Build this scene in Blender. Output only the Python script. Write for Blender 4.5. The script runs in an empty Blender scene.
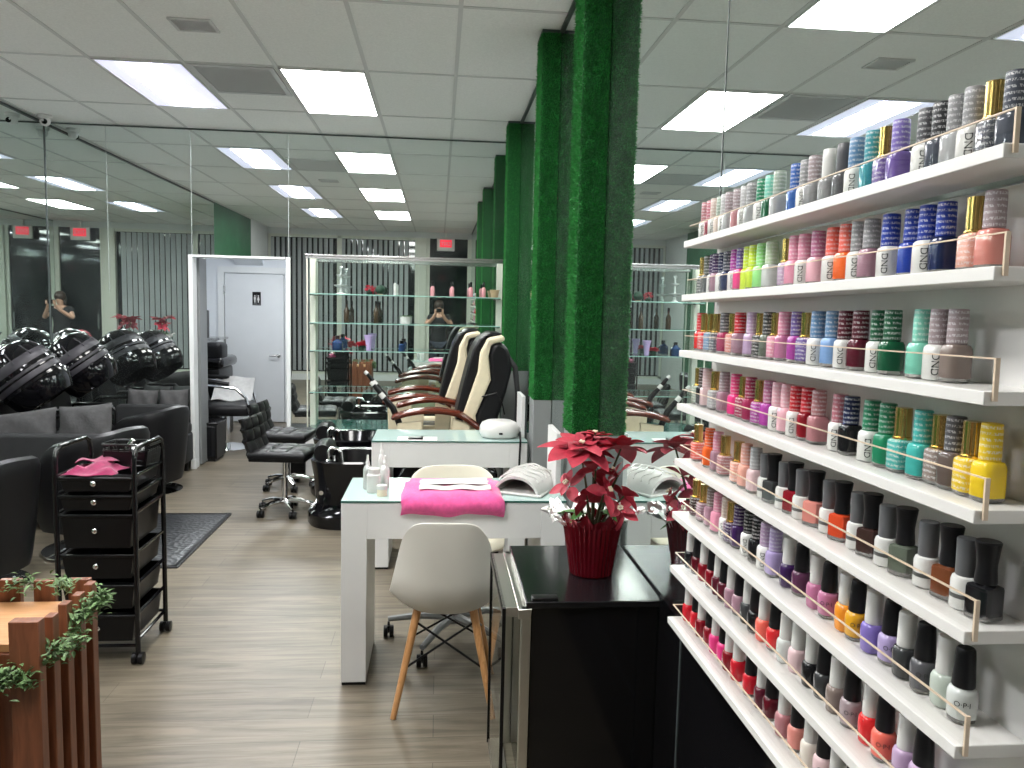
import bpy, bmesh, math, random
from mathutils import Vector, Matrix
random.seed(7)
SC = bpy.context.scene
COL = SC.collection
PI = math.pi
XR, XL, YB, YF, H = 0.65, -3.43, 7.25, -1.6, 3.05

# ------------------------------------------------------------------ materials
def _new(name):
    m = bpy.data.materials.new(name); m.use_nodes = True
    nt = m.node_tree
    return m, nt, nt.nodes['Principled BSDF']
def mat(name, col, rough=0.5, metal=0.0, coat=0.0, trans=0.0, emit=0.0, ior=1.45, sheen=0.0, noise=0.0, nscale=20.0, bump=0.0, bscale=60.0, bdist=0.002, spec=0.5):
    m, nt, b = _new(name)
    b.inputs['Specular IOR Level'].default_value = spec
    b.inputs['Base Color'].default_value = (*col, 1)
    b.inputs['Roughness'].default_value = rough
    b.inputs['Metallic'].default_value = metal
    b.inputs['Coat Weight'].default_value = coat
    b.inputs['Coat Roughness'].default_value = 0.05
    b.inputs['Transmission Weight'].default_value = trans
    b.inputs['IOR'].default_value = ior
    b.inputs['Sheen Weight'].default_value = sheen
    if emit:
        b.inputs['Emission Color'].default_value = (*col, 1)
        b.inputs['Emission Strength'].default_value = emit
    if noise or bump:
        tc = nt.nodes.new('ShaderNodeTexCoord')
    if noise:
        n = nt.nodes.new('ShaderNodeTexNoise'); n.inputs['Scale'].default_value = nscale; n.inputs['Detail'].default_value = 4
        nt.links.new(tc.outputs['Object'], n.inputs['Vector'])
        r = nt.nodes.new('ShaderNodeValToRGB')
        r.color_ramp.elements[0].position = 0.3; r.color_ramp.elements[1].position = 0.7
        r.color_ramp.elements[0].color = (*[c*(1-noise) for c in col], 1)
        r.color_ramp.elements[1].color = (*[min(1, c*(1+noise)) for c in col], 1)
        nt.links.new(n.outputs['Fac'], r.inputs['Fac']); nt.links.new(r.outputs['Color'], b.inputs['Base Color'])
    if bump:
        n2 = nt.nodes.new('ShaderNodeTexNoise'); n2.inputs['Scale'].default_value = bscale; n2.inputs['Detail'].default_value = 3
        nt.links.new(tc.outputs['Object'], n2.inputs['Vector'])
        bp = nt.nodes.new('ShaderNodeBump'); bp.inputs['Strength'].default_value = bump; bp.inputs['Distance'].default_value = bdist
        nt.links.new(n2.outputs['Fac'], bp.inputs['Height']); nt.links.new(bp.outputs['Normal'], b.inputs['Normal'])
    return m
def math_node(nt, op, a=None, b=None, va=None, vb=None):
    n = nt.nodes.new('ShaderNodeMath'); n.operation = op
    if a is not None: nt.links.new(a, n.inputs[0])
    if b is not None: nt.links.new(b, n.inputs[1])
    if va is not None: n.inputs[0].default_value = va
    if vb is not None: n.inputs[1].default_value = vb
    return n.outputs[0]
def mirror_mat(name, tint):
    m = bpy.data.materials.new(name); m.use_nodes = True; nt = m.node_tree; nt.nodes.clear()
    out = nt.nodes.new('ShaderNodeOutputMaterial'); g = nt.nodes.new('ShaderNodeBsdfGlossy'); g.inputs['Roughness'].default_value = 0.0
    g.inputs['Color'].default_value = (*tint, 1)
    d = nt.nodes.new('ShaderNodeBsdfDiffuse'); d.inputs['Color'].default_value = (.45, .49, .49, 1)
    tc = nt.nodes.new('ShaderNodeTexCoord'); n = nt.nodes.new('ShaderNodeTexNoise'); n.inputs['Scale'].default_value = 1.6; n.inputs['Detail'].default_value = 5; n.inputs['Distortion'].default_value = 1.0
    nt.links.new(tc.outputs['Object'], n.inputs['Vector'])
    mr = nt.nodes.new('ShaderNodeMapRange'); mr.inputs[1].default_value = .35; mr.inputs[2].default_value = .8; mr.inputs[3].default_value = .008; mr.inputs[4].default_value = .05
    nt.links.new(n.outputs['Fac'], mr.inputs[0])
    mx = nt.nodes.new('ShaderNodeMixShader')
    nt.links.new(mr.outputs[0], mx.inputs[0]); nt.links.new(g.outputs[0], mx.inputs[1]); nt.links.new(d.outputs[0], mx.inputs[2]); nt.links.new(mx.outputs[0], out.inputs[0])
    return m
def clear_mat(name, tint=(1, 1, 1), refl=0.10, spec=(1, 1, 1)):
    """thin clear sheet (glass or acrylic): light passes straight, a little is reflected"""
    m = bpy.data.materials.new(name); m.use_nodes = True; nt = m.node_tree; nt.nodes.clear()
    out = nt.nodes.new('ShaderNodeOutputMaterial'); t = nt.nodes.new('ShaderNodeBsdfTransparent'); t.inputs['Color'].default_value = (*tint, 1)
    g = nt.nodes.new('ShaderNodeBsdfGlossy'); g.inputs['Roughness'].default_value = 0.02; g.inputs['Color'].default_value = (*spec, 1)
    lw = nt.nodes.new('ShaderNodeFresnel'); lw.inputs['IOR'].default_value = 1.0+refl*3
    f = math_node(nt, 'MULTIPLY', lw.outputs['Fac'], vb=.8)
    ge = nt.nodes.new('ShaderNodeNewGeometry'); f = math_node(nt, 'MULTIPLY', f, math_node(nt, 'SUBTRACT', None, ge.outputs['Backfacing'], va=1.0))
    mx = nt.nodes.new('ShaderNodeMixShader')
    nt.links.new(f, mx.inputs[0]); nt.links.new(t.outputs[0], mx.inputs[1]); nt.links.new(g.outputs[0], mx.inputs[2]); nt.links.new(mx.outputs[0], out.inputs[0])
    return m
def objcol_mat(name, rough=.15, coat=.6, glitter=0.0, print_rows=0.0, spec=.5):
    """colour comes from the object; print_rows = rows of small silver lettering per metre"""
    m, nt, b = _new(name)
    b.inputs['Specular IOR Level'].default_value = spec
    oi = nt.nodes.new('ShaderNodeObjectInfo'); col = oi.outputs['Color']
    b.inputs['Roughness'].default_value = rough; b.inputs['Coat Weight'].default_value = coat; b.inputs['Coat Roughness'].default_value = .04
    tc = nt.nodes.new('ShaderNodeTexCoord'); obv = tc.outputs['Object']
    if print_rows:
        sp = nt.nodes.new('ShaderNodeSeparateXYZ'); nt.links.new(obv, sp.inputs[0])
        zz = math_node(nt, 'MULTIPLY', sp.outputs['Z'], vb=print_rows)
        fr = math_node(nt, 'FRACT', zz)
        row = math_node(nt, 'COMPARE', fr, vb=.5); row.node.inputs[2].default_value = .23
        an = math_node(nt, 'ARCTAN2', sp.outputs['Y'], sp.outputs['X'])
        fl = math_node(nt, 'FLOOR', zz)
        cb = nt.nodes.new('ShaderNodeCombineXYZ')
        nt.links.new(math_node(nt, 'MULTIPLY', an, vb=5.0), cb.inputs[0]); nt.links.new(math_node(nt, 'MULTIPLY_ADD', fl), cb.inputs[1])
        cb.inputs[1].links[0].from_node.inputs[1].default_value = 3.7
        nt.links.new(math_node(nt, 'MULTIPLY', fr, vb=1.1), cb.inputs[2])
        no = nt.nodes.new('ShaderNodeTexNoise'); no.inputs['Scale'].default_value = 2.2; no.inputs['Detail'].default_value = 1.0
        nt.links.new(cb.outputs[0], no.inputs['Vector'])
        th = math_node(nt, 'GREATER_THAN', no.outputs['Fac'], vb=.49)
        mk = math_node(nt, 'MULTIPLY', row, th)
        mk = math_node(nt, 'MULTIPLY', mk, vb=.62)
        mx = nt.nodes.new('ShaderNodeMix'); mx.data_type = 'RGBA'
        nt.links.new(mk, mx.inputs[0]); nt.links.new(col, mx.inputs[6]); mx.inputs[7].default_value = (.75, .75, .76, 1)
        col = mx.outputs[2]
    if glitter:
        v = nt.nodes.new('ShaderNodeTexVoronoi'); v.inputs['Scale'].default_value = 900
        nt.links.new(obv, v.inputs['Vector'])
        g = math_node(nt, 'LESS_THAN', v.outputs['Distance'], vb=.28)
        g = math_node(nt, 'MULTIPLY', g, vb=glitter)
        mx = nt.nodes.new('ShaderNodeMix'); mx.data_type = 'RGBA'
        nt.links.new(g, mx.inputs[0]); nt.links.new(col, mx.inputs[6]); mx.inputs[7].default_value = (.85, .78, .7, 1)
        col = mx.outputs[2]
    nt.links.new(col, b.inputs['Base Color'])
    return m

def floor_mat():
    m, nt, b = _new('oak_plank_floor')
    tc = nt.nodes.new('ShaderNodeTexCoord')
    br = nt.nodes.new('ShaderNodeTexBrick')
    br.inputs['Scale'].default_value = 1; br.inputs['Brick Width'].default_value = 1.25; br.inputs['Row Height'].default_value = .155
    br.inputs['Mortar Size'].default_value = .0015; br.inputs['Mortar Smooth'].default_value = .2; br.inputs['Bias'].default_value = 0
    br.offset = .37; br.offset_frequency = 2
    br.inputs['Color1'].default_value = (.172, .148, .110, 1); br.inputs['Color2'].default_value = (.132, .113, .084, 1); br.inputs['Mortar'].default_value = (.075, .063, .048, 1)
    nt.links.new(tc.outputs['Object'], br.inputs['Vector'])
    mp = nt.nodes.new('ShaderNodeMapping'); mp.inputs['Scale'].default_value = (1.3, 16, 1)
    nt.links.new(tc.outputs['Object'], mp.inputs['Vector'])
    n = nt.nodes.new('ShaderNodeTexNoise'); n.inputs['Scale'].default_value = 1.6; n.inputs['Detail'].default_value = 8; n.inputs['Roughness'].default_value = .65; n.inputs['Distortion'].default_value = .8
    nt.links.new(mp.outputs[0], n.inputs['Vector'])
    r = nt.nodes.new('ShaderNodeValToRGB'); r.color_ramp.elements[0].position = .36; r.color_ramp.elements[1].position = .62
    r.color_ramp.elements[0].color = (.60, .58, .55, 1); r.color_ramp.elements[1].color = (1.12, 1.11, 1.09, 1)
    nt.links.new(n.outputs['Fac'], r.inputs['Fac'])
    mx = nt.nodes.new('ShaderNodeMix'); mx.data_type = 'RGBA'; mx.blend_type = 'MULTIPLY'; mx.inputs[0].default_value = 1
    nt.links.new(br.outputs['Color'], mx.inputs[6]); nt.links.new(r.outputs['Color'], mx.inputs[7])
    nt.links.new(mx.outputs[2], b.inputs['Base Color'])
    b.inputs['Roughness'].default_value = .42
    bp = nt.nodes.new('ShaderNodeBump'); bp.inputs['Strength'].default_value = .15; bp.inputs['Distance'].default_value = .002
    nt.links.new(n.outputs['Fac'], bp.inputs['Height']); nt.links.new(bp.outputs['Normal'], b.inputs['Normal'])
    return m
def wood_mat(name, c1, c2, scale=(3, 3, 40), rough=.4):
    m, nt, b = _new(name)
    tc = nt.nodes.new('ShaderNodeTexCoord'); mp = nt.nodes.new('ShaderNodeMapping'); mp.inputs['Scale'].default_value = scale
    nt.links.new(tc.outputs['Object'], mp.inputs['Vector'])
    n = nt.nodes.new('ShaderNodeTexNoise'); n.inputs['Scale'].default_value = 2; n.inputs['Detail'].default_value = 6; n.inputs['Distortion'].default_value = 1.2
    nt.links.new(mp.outputs[0], n.inputs['Vector'])
    r = nt.nodes.new('ShaderNodeValToRGB'); r.color_ramp.elements[0].position = .3; r.color_ramp.elements[1].position = .7
    r.color_ramp.elements[0].color = (*c1, 1); r.color_ramp.elements[1].color = (*c2, 1)
    nt.links.new(n.outputs['Fac'], r.inputs['Fac']); nt.links.new(r.outputs['Color'], b.inputs['Base Color'])
    b.inputs['Roughness'].default_value = rough; b.inputs['Coat Weight'].default_value = .15
    return m
def mat_rubber():
    m, nt, b = _new('salon_mat_rubber')
    tc = nt.nodes.new('ShaderNodeTexCoord')
    v = nt.nodes.new('ShaderNodeTexVoronoi'); v.inputs['Scale'].default_value = 34
    nt.links.new(tc.outputs['Object'], v.inputs['Vector'])
    b.inputs['Base Color'].default_value = (.022, .024, .027, 1); b.inputs['Roughness'].default_value = .33
    bp = nt.nodes.new('ShaderNodeBump'); bp.inputs['Strength'].default_value = .9; bp.inputs['Distance'].default_value = .004
    nt.links.new(v.outputs['Distance'], bp.inputs['Height']); nt.links.new(bp.outputs['Normal'], b.inputs['Normal'])
    return m

M = {}
M['ceiling'] = mat('ceiling_tile', (.84, .84, .82), .9, noise=.05, nscale=90, bump=.35, bscale=160)
M['tbar'] = mat('ceiling_grid', (.62, .62, .61), .6)
M['wallpaint'] = mat('pale_wall_paint', (.62, .63, .63), .8, noise=.03, nscale=4)
M['corrwall'] = mat('corridor_paint', (.66, .69, .72), .75, noise=.03, nscale=3)
M['white'] = mat('white_laminate', (.66, .66, .65), .3, coat=.15, noise=.02, nscale=6)
M['shelfwhite'] = mat('white_shelf_board', (.72, .71, .69), .35, coat=.1, noise=.02, nscale=9)
M['panelwhite'] = mat('white_panel', (.74, .73, .715), .28, coat=.25, noise=.03, nscale=5)
M['door'] = mat('door_paint', (.62, .645, .66), .5, noise=.03, nscale=4)
M['doorframe'] = mat('door_frame_paint', (.68, .70, .70), .5)
M['floor'] = floor_mat()
M['mirror'] = mirror_mat('mirror_glass', (.80, .86, .84))
M['mirrorR'] = mirror_mat('wall_mirror_glass', (.78, .84, .82))
M['seam'] = mat('mirror_seam', (.07, .085, .085), .4)
M['seamlight'] = mat('mirror_seam_pale', (.45, .50, .49), .3)
M['green_paint'] = mat('green_wall', (.018, .10, .042), .7, noise=.2, nscale=8)
M['turf_base'] = mat('turf_backing', (.010, .10, .022), .95, noise=.45, nscale=300, bump=1, bscale=420, bdist=.006)
M['blade'] = mat('turf_blade', (.018, .21, .035), .7, noise=.35, nscale=30)
M['greypanel'] = mat('grey_laminate', (.20, .21, .21), .35, noise=.05, nscale=5)
M['alu'] = mat('brushed_aluminium', (.62, .60, .56), .32, 1.0)
M['chrome'] = mat('chrome', (.85, .86, .87), .08, 1.0)
M['steel'] = mat('steel', (.55, .55, .54), .25, 1.0)
M['gold'] = mat('gold_metal', (.72, .50, .17), .22, 1.0)
M['blackgloss'] = mat('black_gloss', (.004, .004, .005), .10, coat=.1, spec=.4)
M['blackplastic'] = mat('black_plastic', (.005, .005, .0055), .3, coat=.0, spec=.3)
M['blackmatte'] = mat('black_matte', (.012, .012, .013), .55)
M['bandgrey'] = mat('hood_band', (.028, .026, .032), .5)
M['ventgrey'] = mat('vent_grey', (.58, .58, .58), .6)
M['countertop'] = mat('black_countertop', (.006, .006, .007), .22, coat=.1)
M['leather'] = mat('black_leather', (.007, .007, .008), .40, spec=.28, coat=.03, bump=.25, bscale=180, bdist=.0015)
M['leather_soft'] = mat('charcoal_upholstery', (.020, .021, .022), .6, spec=.3, noise=.15, nscale=12, bump=.2, bscale=120)
M['cushion'] = mat('charcoal_cushion', (.050, .050, .051), .8, noise=.2, nscale=25, bump=.5, bscale=60, bdist=.004)
M['cream'] = mat('cream_leather', (.70, .62, .44), .45, coat=.05, noise=.05, nscale=20)
M['mahogany'] = wood_mat('mahogany', (.065, .010, .005), (.13, .026, .011), (4, 40, 40), .2)
M['planterwood'] = wood_mat('planter_wood', (.125, .038, .015), (.21, .068, .028), (30, 30, 3), .5)
M['palewood'] = wood_mat('pale_board', (.40, .19, .07), (.50, .27, .12), (3, 30, 3), .5)
M['legwood'] = wood_mat('beech_leg', (.42, .20, .07), (.58, .30, .12), (40, 40, 5), .4)
M['shell'] = mat('cream_shell_plastic', (.66, .64, .58), .42, noise=.02, nscale=5)
M['shell2'] = mat('ivory_shell_plastic', (.76, .72, .60), .42)
M['glasstop'] = mat('tempered_glass_top', (.42, .55, .52), .10, coat=.15)
M['glassedge'] = mat('green_glass_edge', (.03, .12, .10), .12, coat=.4)
M['glass'] = clear_mat('clear_glass', (.965, .985, .975), .12)
M['acrylic'] = clear_mat('clear_acrylic', (.975, .975, .97), .11)
M['acryledge'] = mat('acrylic_cut_edge', (.66, .53, .40), .3, coat=.3)
M['glassshelfedge'] = mat('glass_shelf_edge', (.32, .52, .47), .15, coat=.4)
M['pink'] = mat('pink_towel', (.70, .085, .28), .9, sheen=.3, noise=.12, nscale=60, bump=.5, bscale=220)
M['pinkcloth'] = mat('magenta_cloth', (.22, .012, .065), .9, sheen=.3, noise=.2, nscale=50, bump=.5, bscale=160)
M['paper'] = mat('white_paper_towel', (.64, .60, .59), .9, bump=.4, bscale=120)
M['lampwhite'] = mat('white_lamp_plastic', (.62, .61, .59), .28, coat=.3, bump=.0)
M['lampin'] = mat('lamp_interior', (.42, .40, .36), .35)
M['milk'] = mat('milky_plastic', (.62, .62, .60), .35, coat=.2)
M['cream_jar'] = mat('cream_jar', (.74, .66, .50), .4)
M['clearbottle'] = mat('clear_bottle', (.78, .80, .78), .12, trans=.55)
M['potfoil'] = mat('red_foil', (.16, .004, .012), .25, .6, bump=.35, bscale=90, bdist=.003)
M['silverfoil'] = mat('silver_foil', (.90, .89, .88), .32, 1.0, bump=.8, bscale=60, bdist=.004)
M['bract'] = mat('red_bract', (.40, .026, .050), .55, noise=.25, nscale=28)
M['leaf'] = mat('green_leaf', (.05, .15, .028), .5, noise=.3, nscale=30)
M['olive'] = mat('olive_leaf', (.20, .21, .045), .5, noise=.3, nscale=30)
M['stem'] = mat('stem', (.06, .07, .03), .7)
M['garland'] = mat('garland_leaf', (.13, .22, .085), .5, noise=.45, nscale=22)
M['soil'] = mat('soil', (.03, .02, .014), .95, noise=.4, nscale=60)
M['towelwhite'] = mat('white_towel', (.46, .46, .45), .95, bump=.6, bscale=90, noise=.08, nscale=30)
M['nightglass'] = mat('night_window', (.010, .013, .014), .04, coat=.5)
M['mullion'] = mat('storefront_frame', (.62, .63, .55), .5)
M['blind'] = mat('blind_slat', (.42, .44, .45), .6, noise=.06, nscale=3)
M['exitred'] = mat('exit_red', (.80, .03, .06), .4, emit=.32)
M['exitwhite'] = mat('exit_housing', (.72, .70, .66), .4)
M['light'] = mat('troffer_diffuser', (1.0, .985, .95), .6, emit=8.0)
M['light_dim'] = mat('troffer_reflector', (.80, .80, 1.0), .6, emit=.20)
M['light_bright'] = mat('troffer_lens', (.97, .97, 1.0), .6, emit=14.0)
M['corrfill'] = mat('corridor_fill_light', (.96, .98, 1.0), .6, emit=19.0)  # glow of the unseen panel added to light the corridor
M['rubber'] = mat_rubber()
M['skin'] = mat('skin', (.52, .30, .21), .5)
M['hair'] = mat('dark_hair', (.03, .018, .012), .5)
M['darkcloth'] = mat('dark_cloth', (.02, .02, .022), .85)
M['jeans'] = mat('denim', (.03, .035, .05), .85)
M['polish'] = objcol_mat('polish_bottle', .12, .08, spec=.35)
M['glitter'] = objcol_mat('glitter_bottle', .14, .25, glitter=.45, print_rows=160)
M['capprint'] = objcol_mat('printed_cap', .40, .0, print_rows=150, spec=.3)
M['capplain'] = objcol_mat('plain_cap', .42, 0)
M['capblack'] = objcol_mat('black_cap', .38, 0, spec=.25)
M['bottleglass'] = mat('bottle_glass_base', (.70, .68, .66), .06, trans=.75)
M['ink'] = mat('black_ink', (.015, .015, .015), .5)
M['labelpaper'] = mat('label_band', (.10, .10, .10), .5)
M['red'] = mat('red_petal', (.50, .02, .05), .6)
M['dkgreen'] = mat('dark_green_ball', (.015, .05, .03), .6)
M['lilac'] = mat('lilac_paper', (.55, .42, .75), .6)
M['blue'] = mat('blue_glass_bottle', (.02, .05, .13), .2)
M['crystal'] = mat('crystal', (.80, .84, .84), .1, trans=.4)
M['pinkbottle'] = mat('pink_lotion', (.75, .32, .36), .3)
M['amber'] = mat('dark_amber', (.045, .030, .018), .2)
M['goldpot'] = mat('beige_pot', (.50, .36, .22), .4)

# ------------------------------------------------------------------ mesh builder
class MB:
    def __init__(s): s.v = []; s.f = []; s.mi = []
    def _add(s, vs, fs, mi=0):
        o = len(s.v); s.v += [tuple(v) for v in vs]
        for f in fs: s.f.append(tuple(i+o for i in f)); s.mi.append(mi)
        return s
    def box(s, c, d, rz=0, mi=0, rx=0, ry=0):
        R = Matrix.Rotation(rz, 3, 'Z') @ Matrix.Rotation(ry, 3, 'Y') @ Matrix.Rotation(rx, 3, 'X')
        vs = []
        for x in (-.5, .5):
            for y in (-.5, .5):
                for z in (-.5, .5):
                    vs.append(Vector(c) + R @ Vector((x*d[0], y*d[1], z*d[2])))
        return s._add(vs, [(0,1,3,2),(4,6,7,5),(0,4,5,1),(2,3,7,6),(0,2,6,4),(1,5,7,3)], mi)
    def bb(s, x0, x1, y0, y1, z0, z1, mi=0):
        return s.box(((x0+x1)/2, (y0+y1)/2, (z0+z1)/2), (x1-x0, y1-y0, z1-z0), 0, mi)
    def rbox(s, c, d, r=.01, rz=0, seg=3, mi=0, rx=0, ry=0):
        """box with rounded edges (true bevel)"""
        bm = bmesh.new(); bmesh.ops.create_cube(bm, size=1)
        for v in bm.verts: v.co = Vector((v.co.x*d[0], v.co.y*d[1], v.co.z*d[2]))
        bmesh.ops.bevel(bm, geom=bm.edges[:], offset=min(r, min(d)*.49), segments=seg, profile=.5, affect='EDGES')
        R = Matrix.Rotation(rz, 3, 'Z') @ Matrix.Rotation(ry, 3, 'Y') @ Matrix.Rotation(rx, 3, 'X')
        bm.verts.index_update()
        vs = [Vector(c) + R @ v.co for v in bm.verts]; fs = [[v.index for v in f.verts] for f in bm.faces]
        bm.free(); return s._add(vs, fs, mi)
    def lathe(s, prof, c=(0,0,0), n=24, mi=0, axis='Z', sq=0.0, rz=0.0, a0=0, a1=2*PI, cap=True):
        """prof: list of (r, h). sq>0 squares the section (superellipse)."""
        full = abs(a1-a0-2*PI) < 1e-6; cols = n if full else n+1
        vs = []
        for r, h in prof:
            for k in range(cols):
                a = a0+(a1-a0)*k/n
                ca, sa = math.cos(a), math.sin(a); q = 1.0
                if sq: q = (abs(ca)**(2+sq)+abs(sa)**(2+sq))**(-1/(2+sq))
                x, y = r*q*ca, r*q*sa
                if rz: x, y = x*math.cos(rz)-y*math.sin(rz), x*math.sin(rz)+y*math.cos(rz)
                p = (x, y, h) if axis == 'Z' else ((h, x, y) if axis == 'X' else (x, h, y))
                vs.append((p[0]+c[0], p[1]+c[1], p[2]+c[2]))
        fs = []
        for i in range(len(prof)-1):
            for k in range(cols if full else cols-1):
                k2 = (k+1) % cols
                fs.append((i*cols+k, i*cols+k2, (i+1)*cols+k2, (i+1)*cols+k))
        if cap and full:
            if prof[0][0] > 1e-6: fs.append(tuple(range(cols))[::-1])
            if prof[-1][0] > 1e-6: fs.append(tuple((len(prof)-1)*cols+k for k in range(cols)))
        return s._add(vs, fs, mi)
    def tube(s, pts, r, n=8, mi=0, closed=False, cap=True):
        pts = [Vector(p) for p in pts]; m = len(pts); rs = r if isinstance(r, (list, tuple)) else [r]*m
        vs = []; prev = None
        for i, p in enumerate(pts):
            if closed: t = (pts[(i+1) % m]-pts[i-1])
            else: t = pts[min(i+1, m-1)]-pts[max(i-1, 0)]
            t.normalize()
            if prev is None:
                up = Vector((0,0,1)) if abs(t.z) < .9 else Vector((1,0,0))
                a = t.cross(up).normalized()
            else:
                a = (prev - t*prev.dot(t)).normalized()
            prev = a; b = t.cross(a)
            for k in range(n):
                w = 2*PI*k/n; vs.append(p + (a*math.cos(w)+b*math.sin(w))*rs[i])
        fs = []
        for i in range(m if closed else m-1):
            j = (i+1) % m
            for k in range(n):
                fs.append((i*n+k, i*n+(k+1) % n, j*n+(k+1) % n, j*n+k))
        if cap and not closed: fs += [tuple(range(n))[::-1], tuple((m-1)*n+k for k in range(n))]
        return s._add(vs, fs, mi)
    def prism(s, poly, d0, d1, axis='Y', mi=0, off=(0,0,0)):
        """poly in the plane normal to axis: Y->(x,z), X->(y,z), Z->(x,y)"""
        def P(a, b, d):
            q = {'Y': (a, d, b), 'X': (d, a, b), 'Z': (a, b, d)}[axis]
            return (q[0]+off[0], q[1]+off[1], q[2]+off[2])
        n = len(poly)
        vs = [P(a, b, d0) for a, b in poly]+[P(a, b, d1) for a, b in poly]
        fs = [tuple(range(n)), tuple(range(2*n-1, n-1, -1))]
        fs += [(i, i+n, (i+1) % n+n, (i+1) % n) for i in range(n)]
        return s._add(vs, fs, mi)
    def grid(s, fn, nu, nv, mi=0, th=0.0):
        vs = [Vector(fn(i/nu, j/nv)) for j in range(nv+1) for i in range(nu+1)]
        W = nu+1
        fs = [(j*W+i, j*W+i+1, (j+1)*W+i+1, (j+1)*W+i) for j in range(nv) for i in range(nu)]
        if th:
            nrm = [Vector((0,0,0)) for _ in vs]
            for f in fs:
                nn = (vs[f[1]]-vs[f[0]]).cross(vs[f[3]]-vs[f[0]])
                for i in f: nrm[i] += nn
            back = [v - (n.normalized() if n.length > 0 else n)*th for v, n in zip(vs, nrm)]
            o = len(vs); fs2 = [tuple(i+o for i in f[::-1]) for f in fs]
            rim = [i for i in range(W)]+[j*W+W-1 for j in range(1, nv+1)]+[nv*W+i for i in range(W-2, -1, -1)]+[j*W for j in range(nv-1, 0, -1)]
            rf = [(rim[k], o+rim[k], o+rim[(k+1) % len(rim)], rim[(k+1) % len(rim)]) for k in range(len(rim))]
            return s._add(vs+back, fs+fs2+rf, mi)
        return s._add(vs, fs, mi)
    def ball(s, c, r, n=12, m=8, mi=0, sc=(1,1,1)):
        prof = [(max(0.0, r*math.sin(PI*i/m)), -r*math.cos(PI*i/m)) for i in range(m+1)]
        o = len(s.v); s.lathe(prof, (0,0,0), n, mi, cap=False)
        for i in range(o, len(s.v)):
            v = s.v[i]; s.v[i] = (c[0]+v[0]*sc[0], c[1]+v[1]*sc[1], c[2]+v[2]*sc[2])
        return s
    def leaf(s, base, direction, L, W, up=(0,0,1), droop=.25, mi=0, n=5, fold=.25):
        d = Vector(direction).normalized(); u = Vector(up); side = d.cross(u)
        if side.length < 1e-4: side = d.cross(Vector((1,0,0)))
        side.normalize(); u = side.cross(d).normalized()
        vs = []; 
        for i in range(n+1):
            t = i/n; w = W*math.sin(PI*min(1, t*.93+.04))**.8*(1-.25*t) if 0 < i < n else W*.06
            c = Vector(base)+d*L*t - u*droop*L*t*t
            vs += [c-side*w/2+u*w*fold, c-u*.0005, c+side*w/2+u*w*fold]
        fs = []
        for i in range(n):
            a = i*3; fs += [(a, a+1, a+4, a+3), (a+1, a+2, a+5, a+4)]
        return s._add(vs, fs, mi)
    def mesh(s, name, mats, angle=40, flat=False):
        me = bpy.data.meshes.new(name); me.from_pydata(s.v, [], s.f)
        mats = mats if isinstance(mats, (list, tuple)) else [mats]
        for m in mats: me.materials.append(M[m] if isinstance(m, str) else m)
        for p, i in zip(me.polygons, s.mi): p.material_index = i
        bm = bmesh.new(); bm.from_mesh(me); bmesh.ops.remove_doubles(bm, verts=bm.verts[:], dist=1e-6); bmesh.ops.recalc_face_normals(bm, faces=bm.faces[:]); bm.to_mesh(me); bm.free()
        if not flat:
            for p in me.polygons: p.use_smooth = True
            me.set_sharp_from_angle(angle=math.radians(angle))
        me.update(); return me
    def build(s, name, mats, parent=None, loc=(0,0,0), rz=0, angle=40, flat=False, bevel=0, bseg=2, sub=0):
        me = s.mesh(name, mats, angle, flat)
        return link(name, me, parent, loc, rz, bevel, bseg, sub)
def link(name, me, parent=None, loc=(0,0,0), rz=0, bevel=0, bseg=2, sub=0):
    o = bpy.data.objects.new(name, me); COL.objects.link(o)
    o.location = loc; o.rotation_euler = (0,0,rz)
    if parent is not None: o.parent = parent
    if bevel:
        b = o.modifiers.new('bevel', 'BEVEL'); b.width = bevel; b.segments = bseg; b.limit_method = 'ANGLE'; b.angle_limit = math.radians(35)
    if sub:
        b = o.modifiers.new('sub', 'SUBSURF'); b.levels = sub; b.render_levels = sub
    return o
def tag(o, label=None, cat=None, group=None, kind=None):
    if label: o['label'] = label
    if cat: o['category'] = cat
    if group: o['group'] = group
    if kind: o['kind'] = kind
    return o
def thing(name, label, cat, loc=(0,0,0), rz=0, group=None):
    o = bpy.data.objects.new(name, None); COL.objects.link(o); o.empty_display_size = .05
    o.location = loc; o.rotation_euler = (0,0,rz)
    return tag(o, label, cat, group)
def struct(o): o['kind'] = 'structure'; return o
def copy_tree(o, loc, rz=None, label=None, group=None):
    r = o.copy(); COL.objects.link(r); r.location = loc
    if rz is not None: r.rotation_euler = (0,0,rz)
    if label: r['label'] = label
    if group: r['group'] = group
    for ch in list(o.children):
        c = ch.copy(); COL.objects.link(c); c.parent = r
        for g in list(ch.children):
            d = g.copy(); COL.objects.link(d); d.parent = c
    return r
def arc(cx, cz, r, a0, a1, n): return [(cx+r*math.cos(a0+(a1-a0)*i/n), cz+r*math.sin(a0+(a1-a0)*i/n)) for i in range(n+1)]
def text_mesh(name, body, size, material, depth=.0):
    cu = bpy.data.curves.new(name, 'FONT'); cu.body = body; cu.size = size; cu.align_x = 'CENTER'; cu.align_y = 'CENTER'; cu.extrude = depth
    ob = bpy.data.objects.new(name, cu); COL.objects.link(ob)
    bpy.context.view_layer.update()
    me = bpy.data.meshes.new_from_object(ob.evaluated_get(bpy.context.evaluated_depsgraph_get()))
    bpy.data.objects.remove(ob); me.materials.clear(); me.materials.append(M[material]); me.name = name
    return me
EXPOSURE = 1.95
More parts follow.
